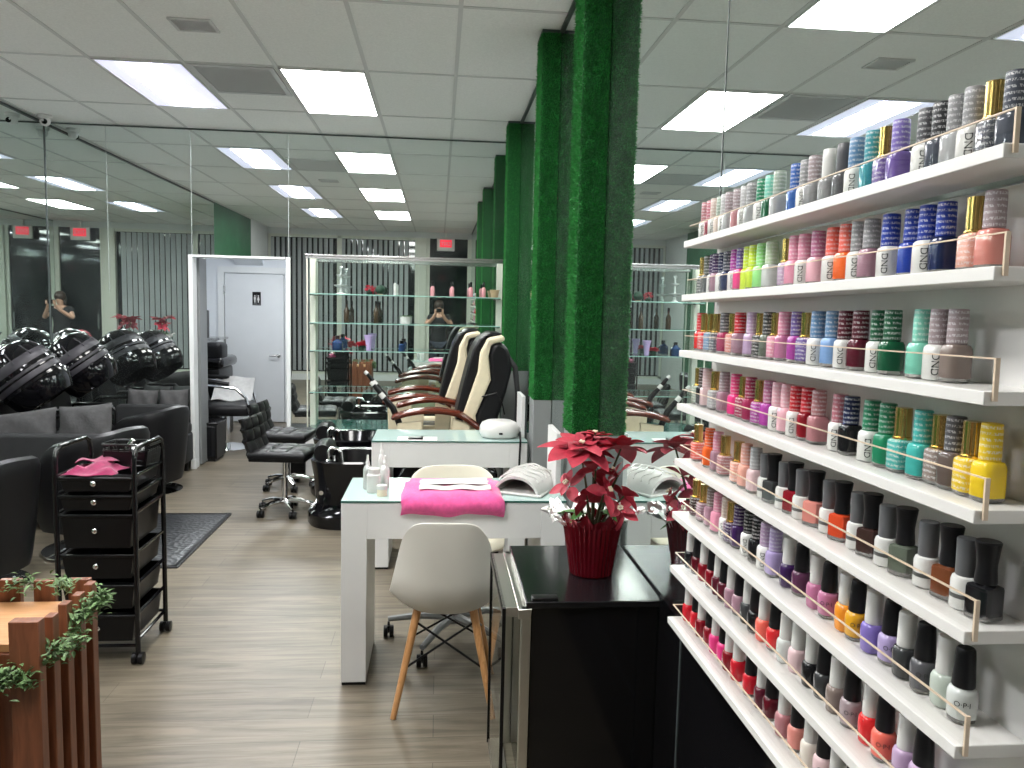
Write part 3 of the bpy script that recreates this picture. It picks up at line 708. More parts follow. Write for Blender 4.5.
# ================================================================== PEDICURE CHAIRS
def profile_part(name, poly, y0, y1, matl, t, bev=.02):
    return MB().prism(poly, y0, y1, 'Y').build(name, matl, t, bevel=bev, bseg=3, angle=50)
def pedicure(loc, label):
    t = thing('pedicure_chair', label, 'pedicure chair', loc, 0, 'black and cream pedicure chairs')
    W = .30
    # base body and plinth
    MB().prism([(-.28, 0), (.42, 0), (.42, .40), (.30, .46), (-.22, .46), (-.30, .30)], -W, W, 'Y').build('chair_base', 'blackgloss', t, bevel=.02)
    # tub
    def tubp(r, z): return (r, z)
    MB().lathe([(.315, 0), (.325, .02), (.322, .085), (.285, .11), (.270, .16), (.285, .34), (.30, .43), (.306, .455), (.29, .465), (.262, .455), (.245, .40), (.20, .26), (0, .24)], (-.58, 0, 0), 40, sq=.7).build('foot_basin', 'blackgloss', t)
    MB().tube([(-.79, -.15, .50), (-.795, -.05, .505), (-.795, .05, .505), (-.79, .15, .50)], [.058, .068, .068, .058], 18).build('bolster', 'leather', t)
    f = MB().tube([(-.74, -.215, .455), (-.74, -.215, .53), (-.725, -.21, .55), (-.68, -.20, .545), (-.66, -.20, .52)], [.013, .012, .011, .011, .010], 10)
    f.lathe([(.024, 0), (.024, .012), (.015, .02)], (-.74, -.215, .452), 14)
    f.tube([(-.70, -.225, .455), (-.70, -.225, .50)], .012, 8).build('faucet', 'chrome', t)
    MB().tube([(-.55, -.298, .33), (-.55, -.306, .33)], .02, 12).tube([(-.78, -.268, .25), (-.78, -.276, .25)], .015, 12).build('jet_cap', 'chrome', t)
    # seat
    MB().rbox((-.02, 0, .50), (.50, .46, .12), .045, seg=4).build('seat', 'leather', t)
    MB().rbox((-.04, -.26, .52), (.44, .06, .14), .025, seg=3).rbox((-.04, .26, .52), (.44, .06, .14), .025, seg=3).build('side_cushion', 'cream', t)
    # back: black front bolster, cream band, black shell
    profile_part('back_front', [(.127, .60), (.127, .79), (.165, .97), (.209, 1.15), (.235, 1.24), (.279, 1.315), (.352, 1.362), (.441, 1.356), (.40, 1.33), (.335, 1.325), (.283, 1.225), (.271, 1.092), (.215, .92), (.171, .79), (.20, .60)], -.24, .24, 'leather', t, .022)
    profile_part('back_band', [(.20, .56), (.171, .79), (.215, .92), (.271, 1.092), (.283, 1.225), (.335, 1.325), (.40, 1.34), (.445, 1.345), (.456, 1.305), (.36, 1.283), (.343, 1.20), (.362, 1.034), (.262, .79), (.28, .56)], -.265, .265, 'cream', t, .02)
    profile_part('back_shell', [(.28, .50), (.262, .79), (.362, 1.034), (.343, 1.20), (.37, 1.28), (.42, 1.300), (.475, 1.26), (.497, 1.19), (.505, 1.10), (.470, .95), (.42, .78), (.41, .50)], -.25, .25, 'leather', t, .03)
    # arms: broad mahogany planks
    for s in (-1, 1):
        def arm(u, v, s=s):
            x = -.30+.575*u
            z = .735+.085*math.sin(PI*min(1, .10+.86*u))**.8-.05*max(0, u-.78)/.22
            w = .055*(1-.35*max(0, (u-.6)/.4)) if u > .1 else .055*(.45+5.5*u)
            return (x, s*.315+w*(v-.5)*2, z-.014*abs(v-.5)**2*4)
        MB().grid(arm, 26, 6, th=-.034 if s > 0 else -.034).build('armrest', 'mahogany', t, sub=1)
        MB().prism([(-.26, .45), (-.12, .45), (-.10, .76), (-.27, .74)], s*.315-.018, s*.315+.018, 'Y').build('arm_support', 'cream', t, bevel=.008)
        MB().prism([(.10, .45), (.22, .45), (.22, .74), (.10, .78)], s*.315-.018, s*.315+.018, 'Y').build('arm_support', 'cream', t, bevel=.008)
    # remote stalk
    m = MB().tube([(-.25, -.30, .72), (-.30, -.30, .84), (-.36, -.30, .91)], [.022, .022, .019], 10, 0).tube([(-.36, -.30, .91), (-.385, -.30, .94)], [.019, .018], 10, 1).tube([(-.385, -.30, .94), (-.43, -.30, .995)], [.017, .015], 10, 0).tube([(-.43, -.30, .995), (-.45, -.30, 1.015)], [.016, .013], 10, 1)
    m.build('remote_stalk', ['blackplastic', 'milk'], t)
    MB().tube([(.30, -.268, .92), (.40, -.275, .95), (.44, -.275, .88), (.46, -.27, .80)], .005, 6).build('hose', 'blackplastic', t)
    MB().tube([(.44, -.2, 1.25), (.53, -.22, 1.12), (.55, -.24, .95), (.56, -.25, .5)], [.02, .02, .018, .015], 8).build('rear_strap', 'blackmatte', t)
    return t
p1 = pedicure((0, 5.545, 0), 'black pedicure chair with cream side band, nearer of the two')
p2 = copy_tree(p1, (-.12, 6.41, 0), 0, 'black pedicure chair with cream side band, farther, beside glass display cabinet')

# ================================================================== SALON CHAIRS, SOFAS, DRYERS
def tub_chair(loc, rz, label):
    t = thing('styling_chair', label, 'styling chair', loc, rz, 'black tub styling chairs')
    # faces +y, back toward -y.   shell is an open C in plan
    def wall(u, v, off=0.0):
        a = -PI*.5+(u-.5)*PI*1.36
        r = .30-.0*v+off; q = (abs(math.cos(a))**3+abs(math.sin(a))**3)**(-1/3)
        taper = .80+.20*v**.7
        w_ = abs(u-.5)*2; top = .670-.13*w_**1.8-.16*(max(0, w_-.72)/.28)**2
        z = .09+(top-.09)*v
        return (r*q*math.cos(a)*taper*1.0, r*q*math.sin(a)*taper, z)
    m = MB()
    nu, nv = 40, 14
    def closed(u, v):
        # v 0..1 around: outer up, over, inner down
        if v < .45: return wall(u, v/.45)
        if v < .55:
            k = (v-.45)/.10; a = Vector(wall(u, 1)); b = Vector(wall(u, 1, -.075)); c = a.lerp(b, k); c.z += .028*math.sin(PI*k); return c
        return wall(u, 1-(v-.55)/.45, -.075)
    m.grid(closed, nu, 30)
    for uu in (0, 1):
        ring = [Vector(closed(uu, j/30)) for j in range(31)]
        m._add(ring, [tuple(range(31)) if uu else tuple(range(30, -1, -1))])
    m.build('shell', 'leather', t)
    MB().rbox((0, .02, .40), (.37, .38, .13), .045, seg=4).build('seat_cushion', 'leather', t)
    MB().rbox((0, 0, .30), (.34, .34, .06), .02).build('seat_frame', 'blackmatte', t)
    MB().tube([(0,0,.02), (0,0,.28)], .045, 16).build('column', 'chrome', t)
    MB().lathe([(.27, 0), (.27, .008), (.20, .018), (.05, .035), (.045, .05)], n=36).build('round_base', 'chrome', t)
    MB().tube([(-.14, .22, .30), (-.15, .31, .16), (-.16, .36, .11), (.16, .36, .11), (.15, .31, .16), (.14, .22, .30)], .012, 8).build('footrest', 'chrome', t)
    return t
tc = tub_chair((-2.44, 4.22, 0), 1.25, 'black leather tub chair at the left picture edge behind wooden planter')
t2 = copy_tree(tc, (-2.09, 4.84, .0125), 1.25, 'black leather tub chair on the floor mat behind the drawer trolley')
for c in t2.children:                       # pumped up higher than its neighbours
    if c.name.startswith('column'): c.scale.z = 1.25
    elif not c.name.startswith('round_base'): c.location.z += .06
copy_tree(tc, (-2.33, 6.40, 0), 1.30, 'black leather tub chair farthest back beside the doorway post')

def sofa(x0, x1, y0, y1, label):
    t = thing('lounge_sofa', label, 'sofa', ((x0+x1)/2, y0, 0), 0, 'charcoal waiting sofas'); w = (x1-x0)/2; d = y1-y0
    MB().rbox((0, .05, .36), (2*w, .10, .56), .02).build('back_panel', 'leather_soft', t)
    MB().rbox((0, d/2+.05, .22), (2*w-.02, d-.10, .26), .02).build('seat_base', 'leather_soft', t)
    MB().rbox((-w*.5, d/2+.06, .39), (w-.03, d-.12, .10), .03, seg=4).rbox((w*.5, d/2+.06, .39), (w-.03, d-.12, .10), .03, seg=4).build('seat_cushion', 'leather_soft', t)
    for sx in (-1, 1):
        for y in (.06, d-.06): MB().lathe([(.018, 0), (.022, .09)], (sx*(w-.06), y, 0), 10).build('leg', 'blackplastic', t)
    return t
sofa(-3.36, -2.16, 5.22, 5.66, 'charcoal sofa with its back to us, nearer, behind the trolley')
sofa(-2.72, -2.20, 6.80, 7.22, 'charcoal sofa along the back mirror, farther of the two')
def pillow(c, d, rz, ry, label):
    m = MB()
    def f(u, v, s):
        a, b = (u-.5)*2, (v-.5)*2
        e = max(0, (1-abs(a)**3.2)*(1-abs(b)**3.2))**.55
        pin = 1-.06*(1-abs(a))*0-.05*(1-abs(b)**2)*abs(a)**4
        return (a*d[0]/2*pin, s*(d[1]/2*e)+.004*math.sin(a*7+b*5), b*d[2]/2*(1-.05*(1-abs(a)**2)*abs(b)**4))
    m.grid(lambda u, v: f(u, v, 1), 20, 16); m.grid(lambda u, v: f(1-u, v, -1), 20, 16)
    o = m.build('throw_pillow', 'cushion', None, c); o.rotation_euler = (rz[0], ry, rz[1]); tag(o, label, 'pillow', 'charcoal throw pillows'); return o
pillow((-2.86, 5.46, .605), (.60, .14, .30), (-.30, .04), -.14, 'charcoal throw pillow on the nearer sofa, left of the two')
pillow((-2.38, 5.46, .635), (.36, .14, .36), (-.28, -.05), -.10, 'charcoal throw pillow on the nearer sofa, right of the two')
pillow((-2.59, 7.04, .60), (.26, .12, .30), (-.22, 0), .05, 'charcoal throw pillow on the farther sofa, left of the two')
pillow((-2.32, 7.04, .605), (.25, .12, .30), (-.22, 0), -.03, 'charcoal throw pillow on the farther sofa, right of the two')

def hood_dryer(loc, label):
    t = thing('hood_dryer', label, 'hair dryer', loc, 0, 'black hooded hair dryers')
    # hood axis tilts toward +x and down
    ax = bpy.data.objects.new('hood', None)
    prof = [(.0, .27), (.09, .262), (.165, .225), (.215, .155), (.238, .07), (.242, .03)]
    m = MB().lathe(prof, n=36, cap=False)
    m.lathe([(.242, .03), (.249, .025), (.249, -.005), (.243, -.010)], n=36, cap=False)
    m.lathe([(.243, -.010), (.240, -.06), (.246, -.065), (.246, -.085), (.238, -.09), (.225, -.17), (.19, -.235), (.175, -.24), (.17, -.225), (.20, -.15), (.215, -.05), (.20, .10), (.10, .2), (0, .22)], n=36, cap=False)
    h = m.build('hood', 'blackgloss', t, (0, 0, .985)); h.rotation_euler = (.18, -.62, 0); h.scale = (.96, .96, .96)
    b = MB()
    b.lathe([(.2505, .022), (.2505, .002)], n=36, cap=False)
    b.lathe([(.241, .055), (.2425, .066), (.226, .125), (.222, .128)], n=36, cap=False).lathe([(.247, -.012), (.2475, -.018), (.2475, -.052), (.243, -.056)], n=36, cap=False)
    for k in range(10):
        a = k*2*PI/10; b.tube([(.236*math.cos(a), .236*math.sin(a), .10), (.19*math.cos(a), .19*math.sin(a), .195)], .006, 6)
    b.build('vent_band', 'bandgrey', h)
    MB().ball((0, 0, .262), .05, 16, 8, sc=(1, 1, .5)).build('top_cap', 'steel', h)
    MB().grid(lambda u, v: ((.251-.055*v*v)*math.cos((u-.5)*2.6), (.251-.055*v*v)*math.sin((u-.5)*2.6), -.09-.15*v), 24, 8, th=.004).build('visor', 'blackgloss', h)
    MB().tube([(-.12, 0, 1.12), (-.24, 0, 1.05), (-.27, 0, .95), (-.27, 0, .05)], [.02, .022, .02, .02], 12).build('post', 'chrome', t)
    MB().rbox((-.02, 0, .40), (.44, .40, .12), .04, seg=4).build('seat', 'leather', t)
    MB().rbox((-.19, 0, .60), (.09, .40, .36), .04, seg=4, ry=-.12).build('backrest', 'leather', t)
    for s in (-1, 1):
        MB().tube([(-.20, s*.22, .40), (-.20, s*.22, .58), (-.14, s*.22, .62), (.14, s*.22, .62), (.20, s*.22, .56), (.20, s*.22, .36)], .016, 10).build('armrest', 'blackplastic', t)
        for x in (-.17, .17): MB().tube([(x, s*.2, .36), (x*1.12, s*.21, 0)], .014, 8).build('leg', 'chrome', t)
    MB().rbox((-.27, 0, .025), (.16, .36, .05), .015).build('stand_foot', 'blackplastic', t)
    return t
h1 = hood_dryer((-3.00, 5.97, 0), 'black hooded dryer chair at the left edge, nearer of two')
h2 = copy_tree(h1, (-2.99, 6.78, 0), 0, 'black hooded dryer chair beside the back mirror, farther of two')
hd = next(c for c in h1.children if c.name.startswith('hood')); hd.rotation_euler = (.10, -.66, .05); hd.location.z = .955
# ================================================================== FLOOR MAT, TROLLEY, PLANTER
t = thing('floor_mat', 'black rubber salon mat with embossed ring on the plank floor', 'floor mat', (-1.80, 5.06, 0))
MB().rbox((0, 0, .006), (.66, 1.17, .011), .004).build('mat', 'rubber', t)
MB().bb(-.325, .325, -.58, -.56, .0115, .0135).bb(-.325, .325, .56, .58, .0115, .0135).bb(-.325, -.305, -.58, .58, .0115, .0135).bb(.305, .325, -.58, .58, .0115, .0135).build('border_rim', 'blackplastic', t)

t = thing('drawer_trolley', 'black six-drawer salon trolley on castors behind the wooden planter', 'trolley', (-1.395, 3.435, 0), 0)
W, D = .155, .165
for s in (-1, 1):
    pts = [(s*W, -D, .05), (s*W, -D, .80)] + [(s*W, -D+.05-.05*math.cos(a), .86+.055*math.sin(a)) for a in (0, PI*.25, PI*.5)] + [(s*W, D-.05, .915)] + [(s*W, D-.05+.05*math.sin(a), .86+.055*math.cos(a)) for a in (PI*.25, PI*.5)] + [(s*W, D, .80), (s*W, D, .05)]
    MB().tube(pts, .0105, 10).build('side_frame', 'blackgloss', t)
rails = MB()
for z in (.80, .725, .645, .475, .345, .215, .10):
    for s in (-1, 1): rails.tube([(s*(W-.002), -D, z), (s*(W-.002), D, z)], .007, 8)
for z in (.10, ): rails.tube([(-W, D, z), (W, D, z)], .007, 8).tube([(-W, -D+.01, .075), (W, -D+.01, .075)], .007, 8)
rails.build('side_rails', 'blackgloss', t)
def tray(z0, z1):
    m = MB(); a = W-.012; k = .90
    o = [(-a, -D+.004), (a, -D+.004), (a, D-.004), (-a, D-.004)]
    vs = [(x, y, z1) for x, y in o]+[(x*k, y*.97, z0) for x, y in o]+[(x*.96, y*.97, z1) for x, y in o]+[(x*k*.96, y*.94, z0+.004) for x, y in o]
    fs = [(4, 5, 6, 7)] + [(i, (i+1) % 4, (i+1) % 4+4, i+4) for i in range(4)] + [(i, (i+1) % 4, (i+1) % 4+8, i+8) for i in range(4)] + [(i+8, (i+1) % 4+8, (i+1) % 4+12, i+12) for i in range(4)] + [(12, 13, 14, 15)]
    m._add(vs, fs); m.bb(-a-.004, a+.004, -D-.002, -D+.006, z1-.012, z1).bb(-a-.004, -a+.004, -D, D, z1-.006, z1+.002).bb(a-.004, a+.004, -D, D, z1-.006, z1+.002)
    return m
for z0, z1 in ((.735, .795), (.655, .72), (.495, .64), (.365, .47), (.235, .34), (.095, .21)):
    d = tray(z0, z1).build('drawer', 'blackplastic', t, bevel=.003)
    k = MB().lathe([(.005, 0), (.005, -.008), (.011, -.012), (.011, -.018), (.006, -.022)], (0, -D-.001, (z0+z1)/2+.008), 14, axis='Y').build('knob', 'chrome', d)
for sx in (-1, 1):
    for sy in (-1, 1): caster(sx*W, sy*D, .024).build('caster', 'blackplastic', t)
t = thing('cloth_pile', 'crumpled magenta cloth lying on top of the drawer trolley', 'cloth', (-1.415, 3.40, .797))
R = random.Random(3)
def crump(u, v):
    x, y = (u-.5)*.20-.02, (v-.5)*.22-.01
    e = min(1, 6*min(u, 1-u, v, 1-v))
    z = .006+e*(.016+.009*math.sin(u*9+v*4)+.007*math.sin(v*13-u*6)+.012*math.exp(-((u-.55)**2+(v-.5)**2)*9))
    return (x+.012*math.sin(v*11), y+.012*math.sin(u*9), z)
MB().grid(crump, 30, 30, th=.003).build('cloth', 'pinkcloth', t)
MB().grid(lambda u, v: ((u-.5)*.16-.03, (v-.5)*.10+.04, .036+.009*math.sin(u*8+v*3)+.012*(1-abs(u-.5)*2)), 20, 10, th=.003).build('fold', 'pinkcloth', t)
t = thing('plastic_basket', 'black perforated plastic basket with small tools on the trolley', 'basket', (-1.335, 3.505, .805), -.12); t.scale = (1.2, 1.2, 1.25)
m = MB()
for k in range(5):
    z = .004+k*.018; s = .86+.035*k
    pts = [(.085*s*q[0], .055*s*q[1], z) for q in ((-1, -.8), (-.8, -1), (.8, -1), (1, -.8), (1, .8), (.8, 1), (-.8, 1), (-1, .8))]
    m.tube(pts, .0042 if k in (0, 4) else .003, 6, closed=True)
for k in range(24):
    a = 2*PI*k/24; q = (abs(math.cos(a))**6+abs(math.sin(a))**6)**(-1/6); x, y = q*math.cos(a), q*math.sin(a)
    m.tube([(.085*.86*x, .055*.86*y, .004), (.085*1.0*x, .055*1.0*y, .076)], .003, 5)
m.bb(-.072, .072, -.046, .046, .002, .006)
for sx in (-1, 1):
    m.box((sx*.078, 0, .028), (.003, .10, .052), ry=sx*.17)
for sy in (-1, 1):
    m.box((0, sy*.051, .028), (.150, .003, .052), rx=-sy*.12)
m.build('basket', 'blackplastic', t)
MB().tube([(-.05, 0, .02), (.0, .01, .085)], .008, 8).tube([(.03, -.02, .02), (.05, .02, .08)], .007, 8).ball((.01, 0, .05), .022).build('hand_tools', 'steel', t)

t = thing('slatted_planter', 'brown wooden slat planter box at the lower left corner', 'planter', (-1.337, 2.20, 0))
# right face at x=+.315, front face y=-.14, back y=+.12..; left end outside the frame
def slat(x, y, w, d, z1, lean=0.0):
    MB().bb(x-w/2, x+w/2, y-d/2, y+d/2, 0, z1).build('slat', 'planterwood', t, bevel=.0025)
for k in range(4): slat(.30, -.058+.079*k, .024, .036, .667+.004*(k % 2))
slat(.275, -.135, .075, .035, .685); slat(.155, -.135, .07, .03, .68); slat(.035, -.135, .07, .03, .685); slat(-.085, -.135, .07, .03, .68); slat(-.205, -.135, .07, .03, .685)
for k in range(6): slat(.255-.100*k, .215, .062, .022, .672-.004*(k % 2))
MB().bb(-.30, .285, -.118, .20, 0, .585).build('inner_box', 'planterwood', t, bevel=.003)
MB().bb(-.29, .275, -.110, .195, .586, .608).build('top_board', 'palewood', t, bevel=.002)
g = MB(); R = random.Random(5)
def spray(p0, p1, n, s=1.0):
    p0, p1 = Vector(p0), Vector(p1)
    g.tube([p0, p0.lerp(p1, .5)+Vector((0, 0, .012)), p1], .0018, 5, mi=1)
    for i in range(int(n*1.7)):
        c = p0.lerp(p1, R.random())+Vector((R.gauss(0, .013), R.gauss(0, .013), R.gauss(.004, .014)))
        d = Vector((R.uniform(-1, 1), R.uniform(-1, 1), R.uniform(-.2, .9)))
        g.leaf(c, d, R.uniform(.014, .028)*s, R.uniform(.009, .014)*s, droop=.2, n=3)
spray((-.15, -.165, .555), (.02, -.17, .575), 110); spray((.02, -.17, .575), (.16, -.172, .54), 130); spray((.10, -.175, .56), (.30, -.17, .53), 140)
spray((.22, -.175, .52), (.335, -.10, .575), 110); spray((.335, -.10, .575), (.335, .03, .56), 80); spray((.318, .02, .60), (.345, .11, .635), 130); spray((.345, .11, .635), (.355, .16, .625), 60)
spray((.20, .19, .66), (.27, .10, .68), 40); spray((.05, .19, .65), (.14, .18, .67), 35); spray((.0, -.05, .63), (.06, .05, .67), 50)
g.build('leaf_garland', ['garland', 'stem'], t, flat=True)

# ------------------------------------------------------------------ poinsettias
def flower_mesh(seed, R0, n1=7, n2=5):
    R = random.Random(seed); m = MB()
    if R0 < .08: n1, n2 = 4, 2
    for ring, (n, r, dz, dr) in enumerate(((n1, R0, .00, .30), (n2, R0*.72, .012, .18), (3 if R0 >= .08 else 1, R0*.42, .02, .0))):
        for k in range(n):
            a = 2*PI*(k+R.uniform(-.25, .25))/n+ring*.5
            d = Vector((math.cos(a), math.sin(a), R.uniform(-.05, .25)+ring*.12))
            m.leaf((.004*math.cos(a), .004*math.sin(a), dz), d, r*R.uniform(.85, 1.12), r*R.uniform(.60, .78), droop=dr*.6+R.uniform(-.05, .15), n=7, fold=.14)
    return m
def poinsettia(loc, label, heads, pot=True, seed=1, greens=10, potk=1.0):
    t = thing('potted_poinsettia', label, 'potted plant', loc, 0)
    R = random.Random(seed)
    if pot:
        m = MB(); n = 72
        prof = [(.058, 0), (.062, .004), (.072, .08), (.082, .15), (.088, .175)]
        vs = []; 
        for i, (r, z) in enumerate(prof):
            for k in range(n):
                w = 1+.028*(1 if k % 2 else -1)*(0.4+z*5); zz = z+(.010*math.sin(k*.9)+.006*math.sin(k*2.3) if i == 4 else 0)
                vs.append((r*w*potk*math.cos(2*PI*k/n), r*w*potk*math.sin(2*PI*k/n), zz))
        fs = [(i*n+k, i*n+(k+1) % n, (i+1)*n+(k+1) % n, (i+1)*n+k) for i in range(4) for k in range(n)]+[tuple(range(n))[::-1]]
        m._add(vs, fs); m.build('foil_pot', 'potfoil', t, angle=15)
        MB().lathe([(.0, .140), (.078*potk, .142)], n=24, cap=False).build('soil', 'soil', t)
        def collar(u, v):
            a = -.35+u*(PI+.70); j = math.sin(u*61)*.5+math.sin(u*37+1)*.5
            r = .080*potk+.062*v*(1+.25*j)
            return (r*math.cos(a), r*math.sin(a), .150+.055*v**.7*(1+.35*math.sin(u*29)+.2*j)-.012*v*v+.006*math.sin(u*83+v*9))
        MB().grid(collar, 90, 7, th=.0008).build('foil_ruffle', 'silverfoil', t, angle=8)
        def rim(u, v):
            a = PI+.30+u*(PI-.60); j = math.sin(u*23)*.6+math.sin(u*41)*.4
            r = .084*potk+.010*v
            return (r*math.cos(a), r*math.sin(a), .160+(.030+.016*j)*v)
        MB().grid(rim, 70, 4, th=.0008).build('foil_rim', 'potfoil', t, angle=8)
    st = MB(); lf = MB()
    for (x, y, z, r, tx, ty, sd) in heads:
        h = flower_mesh(sd, r).build('flower', 'bract', t, (x, y, z)); h.rotation_euler = (tx, ty, sd)
        yl = MB()
        for k in range(6): yl.ball((.006*math.cos(k), .006*math.sin(k), .026+.002*(k % 2)), .004, 6, 4)
        yl.build('cyathia', 'cream_jar', h)
        st.tube([(x*.15, y*.15, .13), (x*.5, y*.5, .13+(z-.13)*.55), (x, y, z)], [.005, .004, .003], 6)
    for k in range(greens):
        a = R.uniform(0, 2*PI); b = Vector((.03*math.cos(a), .03*math.sin(a), R.uniform(.15, .22)))
        lf.leaf(b, (math.cos(a), math.sin(a), R.uniform(-.1, .5)), R.uniform(.06, .10), .04, droop=.5, n=6)
    st.build('stems', 'stem', t); lf.build('green_leaves', 'leaf', t, angle=30)
    return t
poinsettia((.485, 2.33, .7055), 'red poinsettia in red foil pot on the black glossy counter',
  [(-.050, -.03, .395, .120, .20, -.12, 1), (.078, -.015, .395, .100, .20, .30, 2), (.005, .03, .415, .080, .1, 0, 9), (-.005, -.05, .335, .066, .7, .1, 3), (.065, -.05, .320, .062, .7, .4, 4), (-.085, -.05, .285, .060, .7, -.5, 6), (.02, -.07, .270, .066, .9, .1, 7), (.085, -.05, .255, .064, .8, .6, 8), (-.03, -.06, .245, .060, 1.0, -.3, 10), (.075, -.06, .215, .055, 1.0, .4, 12)], seed=2, greens=6, potk=1.07)
poinsettia((-1.50, 2.33, .6085), 'red poinsettia standing in the wooden planter at the left picture edge',
  [(.13, -.05, .315, .11, .25, .45, 11), (-.06, -.02, .42, .12, .2, -.3, 12), (.05, .05, .40, .11, -.2, .1, 13), (.12, -.04, .23, .085, .5, .6, 14), (-.10, -.04, .28, .10, .5, -.6, 15)], seed=4, greens=16, potk=.9)
t = thing('pedestal_table', 'slim white pedestal table near the left mirror', 'table', (-3.24, 5.02, 0))
MB().rbox((0, 0, .925), (.30, .30, .03), .005).build('tabletop', 'white', t); MB().rbox((0, 0, .46), (.14, .14, .90), .005).build('column', 'white', t); MB().rbox((0, 0, .012), (.26, .26, .024), .005).build('foot', 'white', t)
poinsettia((-3.24, 5.02, .9405), 'red poinsettia on the white pedestal table, seen in the mirror behind the dryers',
  [(-.03, 0, .36, .12, .2, -.3, 21), (.06, .02, .38, .11, .1, .3, 22), (.0, -.07, .30, .10, .5, 0, 23), (.02, .07, .30, .10, -.5, 0, 24)], seed=6, greens=14, potk=.85)

# ------------------------------------------------------------------ black counter
t = thing('display_counter', 'black glossy counter with steel-framed glass end under the poinsettia', 'counter', (.455, 2.35, 0))
MB().bb(-.185, .185, -.25, .25, .02, .685).build('body', 'blackgloss', t, bevel=.003)
MB().bb(-.20, .19, -.262, .262, .685, .705).build('countertop', 'countertop', t, bevel=.003)
MB().bb(-.18, .18, -.23, .25, 0, .02).build('plinth', 'blackmatte', t, flat=True)
MB().bb(-.213, -.186, -.262, -.235, 0, .684).bb(-.213, -.186, .235, .262, 0, .684).bb(-.222, -.186, -.262, .262, .655, .684).build('steel_frame', 'alu', t, bevel=.002)
MB().rbox((-.145, -.24, .709), (.075, .035, .009), .003).build('corner_bracket', 'blackplastic', t)
p = MB().bb(-.262, -.258, -.245, .245, .03, .672).bb(-.262, -.213, -.249, -.245, .03, .66).build('glass_panel', 'glass', t, flat=True)
MB().bb(-.266, -.256, -.254, -.244, .0, .675).bb(-.266, -.256, .244, .254, .0, .675).bb(-.266, -.256, -.254, .254, .672, .684).build('panel_edge', 'blackplastic', p, flat=True)
MB().prism([(-.266, .655), (-.222, .655), (-.222, .684), (-.266, .684)], -.244, .244, 'Y').build('top_rail', 'alu', t, bevel=.002)
MB().bb(-.262, -.213, -.25, .25, 0, .012).build('bottom_rail', 'alu', t, flat=True)

# ------------------------------------------------------------------ glass display cabinet on the back mirror
t = thing('display_cabinet', 'glass display cabinet with metal top rail in front of the back mirror', 'display cabinet', (-.30, 7.08, 0))
x0, x1 = -.865, .88
MB().bb(x0, x1, -.13, .165, 0, .405).build('base', 'white', t, bevel=.003)
MB().bb(x0+.01, x1-.01, -.125, .16, .405, .425).build('bottom_glass', 'glassedge', t, flat=True)
MB().bb(x0, x1, -.135, -.09, 1.925, 1.945).bb(x0, x1, -.145, -.125, 1.945, 1.962).build('top_rail', 'steel', t, bevel=.002)
MB().bb(x0, x0+.05, .115, .165, .405, 1.95).bb(x0+.012, x0+.022, -.135, -.115, .425, 1.93).build('left_post', 'mullion', t, bevel=.002)
MB().bb(x1-.05, x1, .115, .165, .405, 1.95).build('right_post', 'mullion', t, bevel=.002)
for z in (.75, 1.12, 1.365, 1.62):
    s = MB().bb(x0+.03, x1-.03, -.115, .155, z-.004, z+.004).build('glass_shelf', 'glass', t, flat=True)
    MB().bb(x0+.03, x1-.03, -.118, -.115, z-.004, z+.004).build('shelf_edge', 'glassshelfedge', s, flat=True)
    MB().bb(x0+.03, x0+.06, -.10, .15, z-.014, z-.004).bb(x1-.06, x1-.03, -.10, .15, z-.014, z-.004).build('bracket', 'steel', s, flat=True)
for xa, xb in ((x0+.03, .10), (.105, x1-.03)):
    MB().bb(xa, xb, -.134, -.130, .43, 1.925).build('glass_door', 'glass', t, flat=True)
def sm(name, label, cat, x, z, group=None): return thing(name, label, cat, (x, 7.05, z+.0042), 0, group)
t = sm('glass_centrepiece', 'tiered clear glass centrepiece, leftmost on the top cabinet shelf', 'ornament', -.87, 1.62)
MB().lathe([(.05, 0), (.02, .012), (.012, .05), (.06, .07), (.065, .08), (.012, .08), (.010, .15), (.04, .165), (.044, .172), (.01, .172), (.008, .215), (.02, .235), (0, .25)], n=20).build('stand', 'crystal', t)
t = sm('flower_ball', 'round red flower ball on the top cabinet shelf', 'ornament', -.62, 1.62)
m = MB(); R = random.Random(9)
for k in range(60):
    d = Vector((R.gauss(0, 1), R.gauss(0, 1), R.gauss(0, 1))).normalized(); m.leaf(Vector((0, 0, .048))+d*.025, d+Vector((R.uniform(-.5, .5),)*3), .026, .02, n=3)
m.build('petals', 'red', t); MB().lathe([(.02, 0), (.03, .02), (.0, .05)], n=12).build('holder', 'dkgreen', t)
t = sm('green_ball', 'dark green round ball beside the red flower ball', 'ornament', -.525, 1.62)
MB().ball((0, 0, .046), .044, 18, 12).build('ball', 'dkgreen', t); MB().lathe([(.022, 0), (.026, .006), (.018, .012)], n=14).build('ring_foot', 'goldpot', t)
t = sm('candle', 'slim white candle on the top cabinet shelf', 'candle', -.395, 1.62)
MB().lathe([(.012, 0), (.012, .10), (.005, .11)], n=12).build('wax', 'milk', t); MB().tube([(0, 0, .11), (0, 0, .125)], .0015, 5).build('wick', 'ink', t)
for i, (x, nm) in enumerate(zip((-.06, .115, .285, .40), ('first', 'second', 'third', 'fourth'))):
    t = sm('lotion_bottle', 'pink lotion bottle with black cap on the top cabinet shelf, %s from left' % nm, 'bottle', x, 1.62, 'pink lotion bottles in the cabinet')
    MB().lathe([(.017, 0), (.019, .004), (.019, .075), (.010, .09)], n=16).build('bottle', 'pinkbottle', t); MB().lathe([(.010, .088), (.011, .13), (.008, .135)], n=12).build('cap', 'blackplastic', t)
t = sm('flower_pot', 'beige pot at the right end of the top cabinet shelf', 'pot', .50, 1.62)
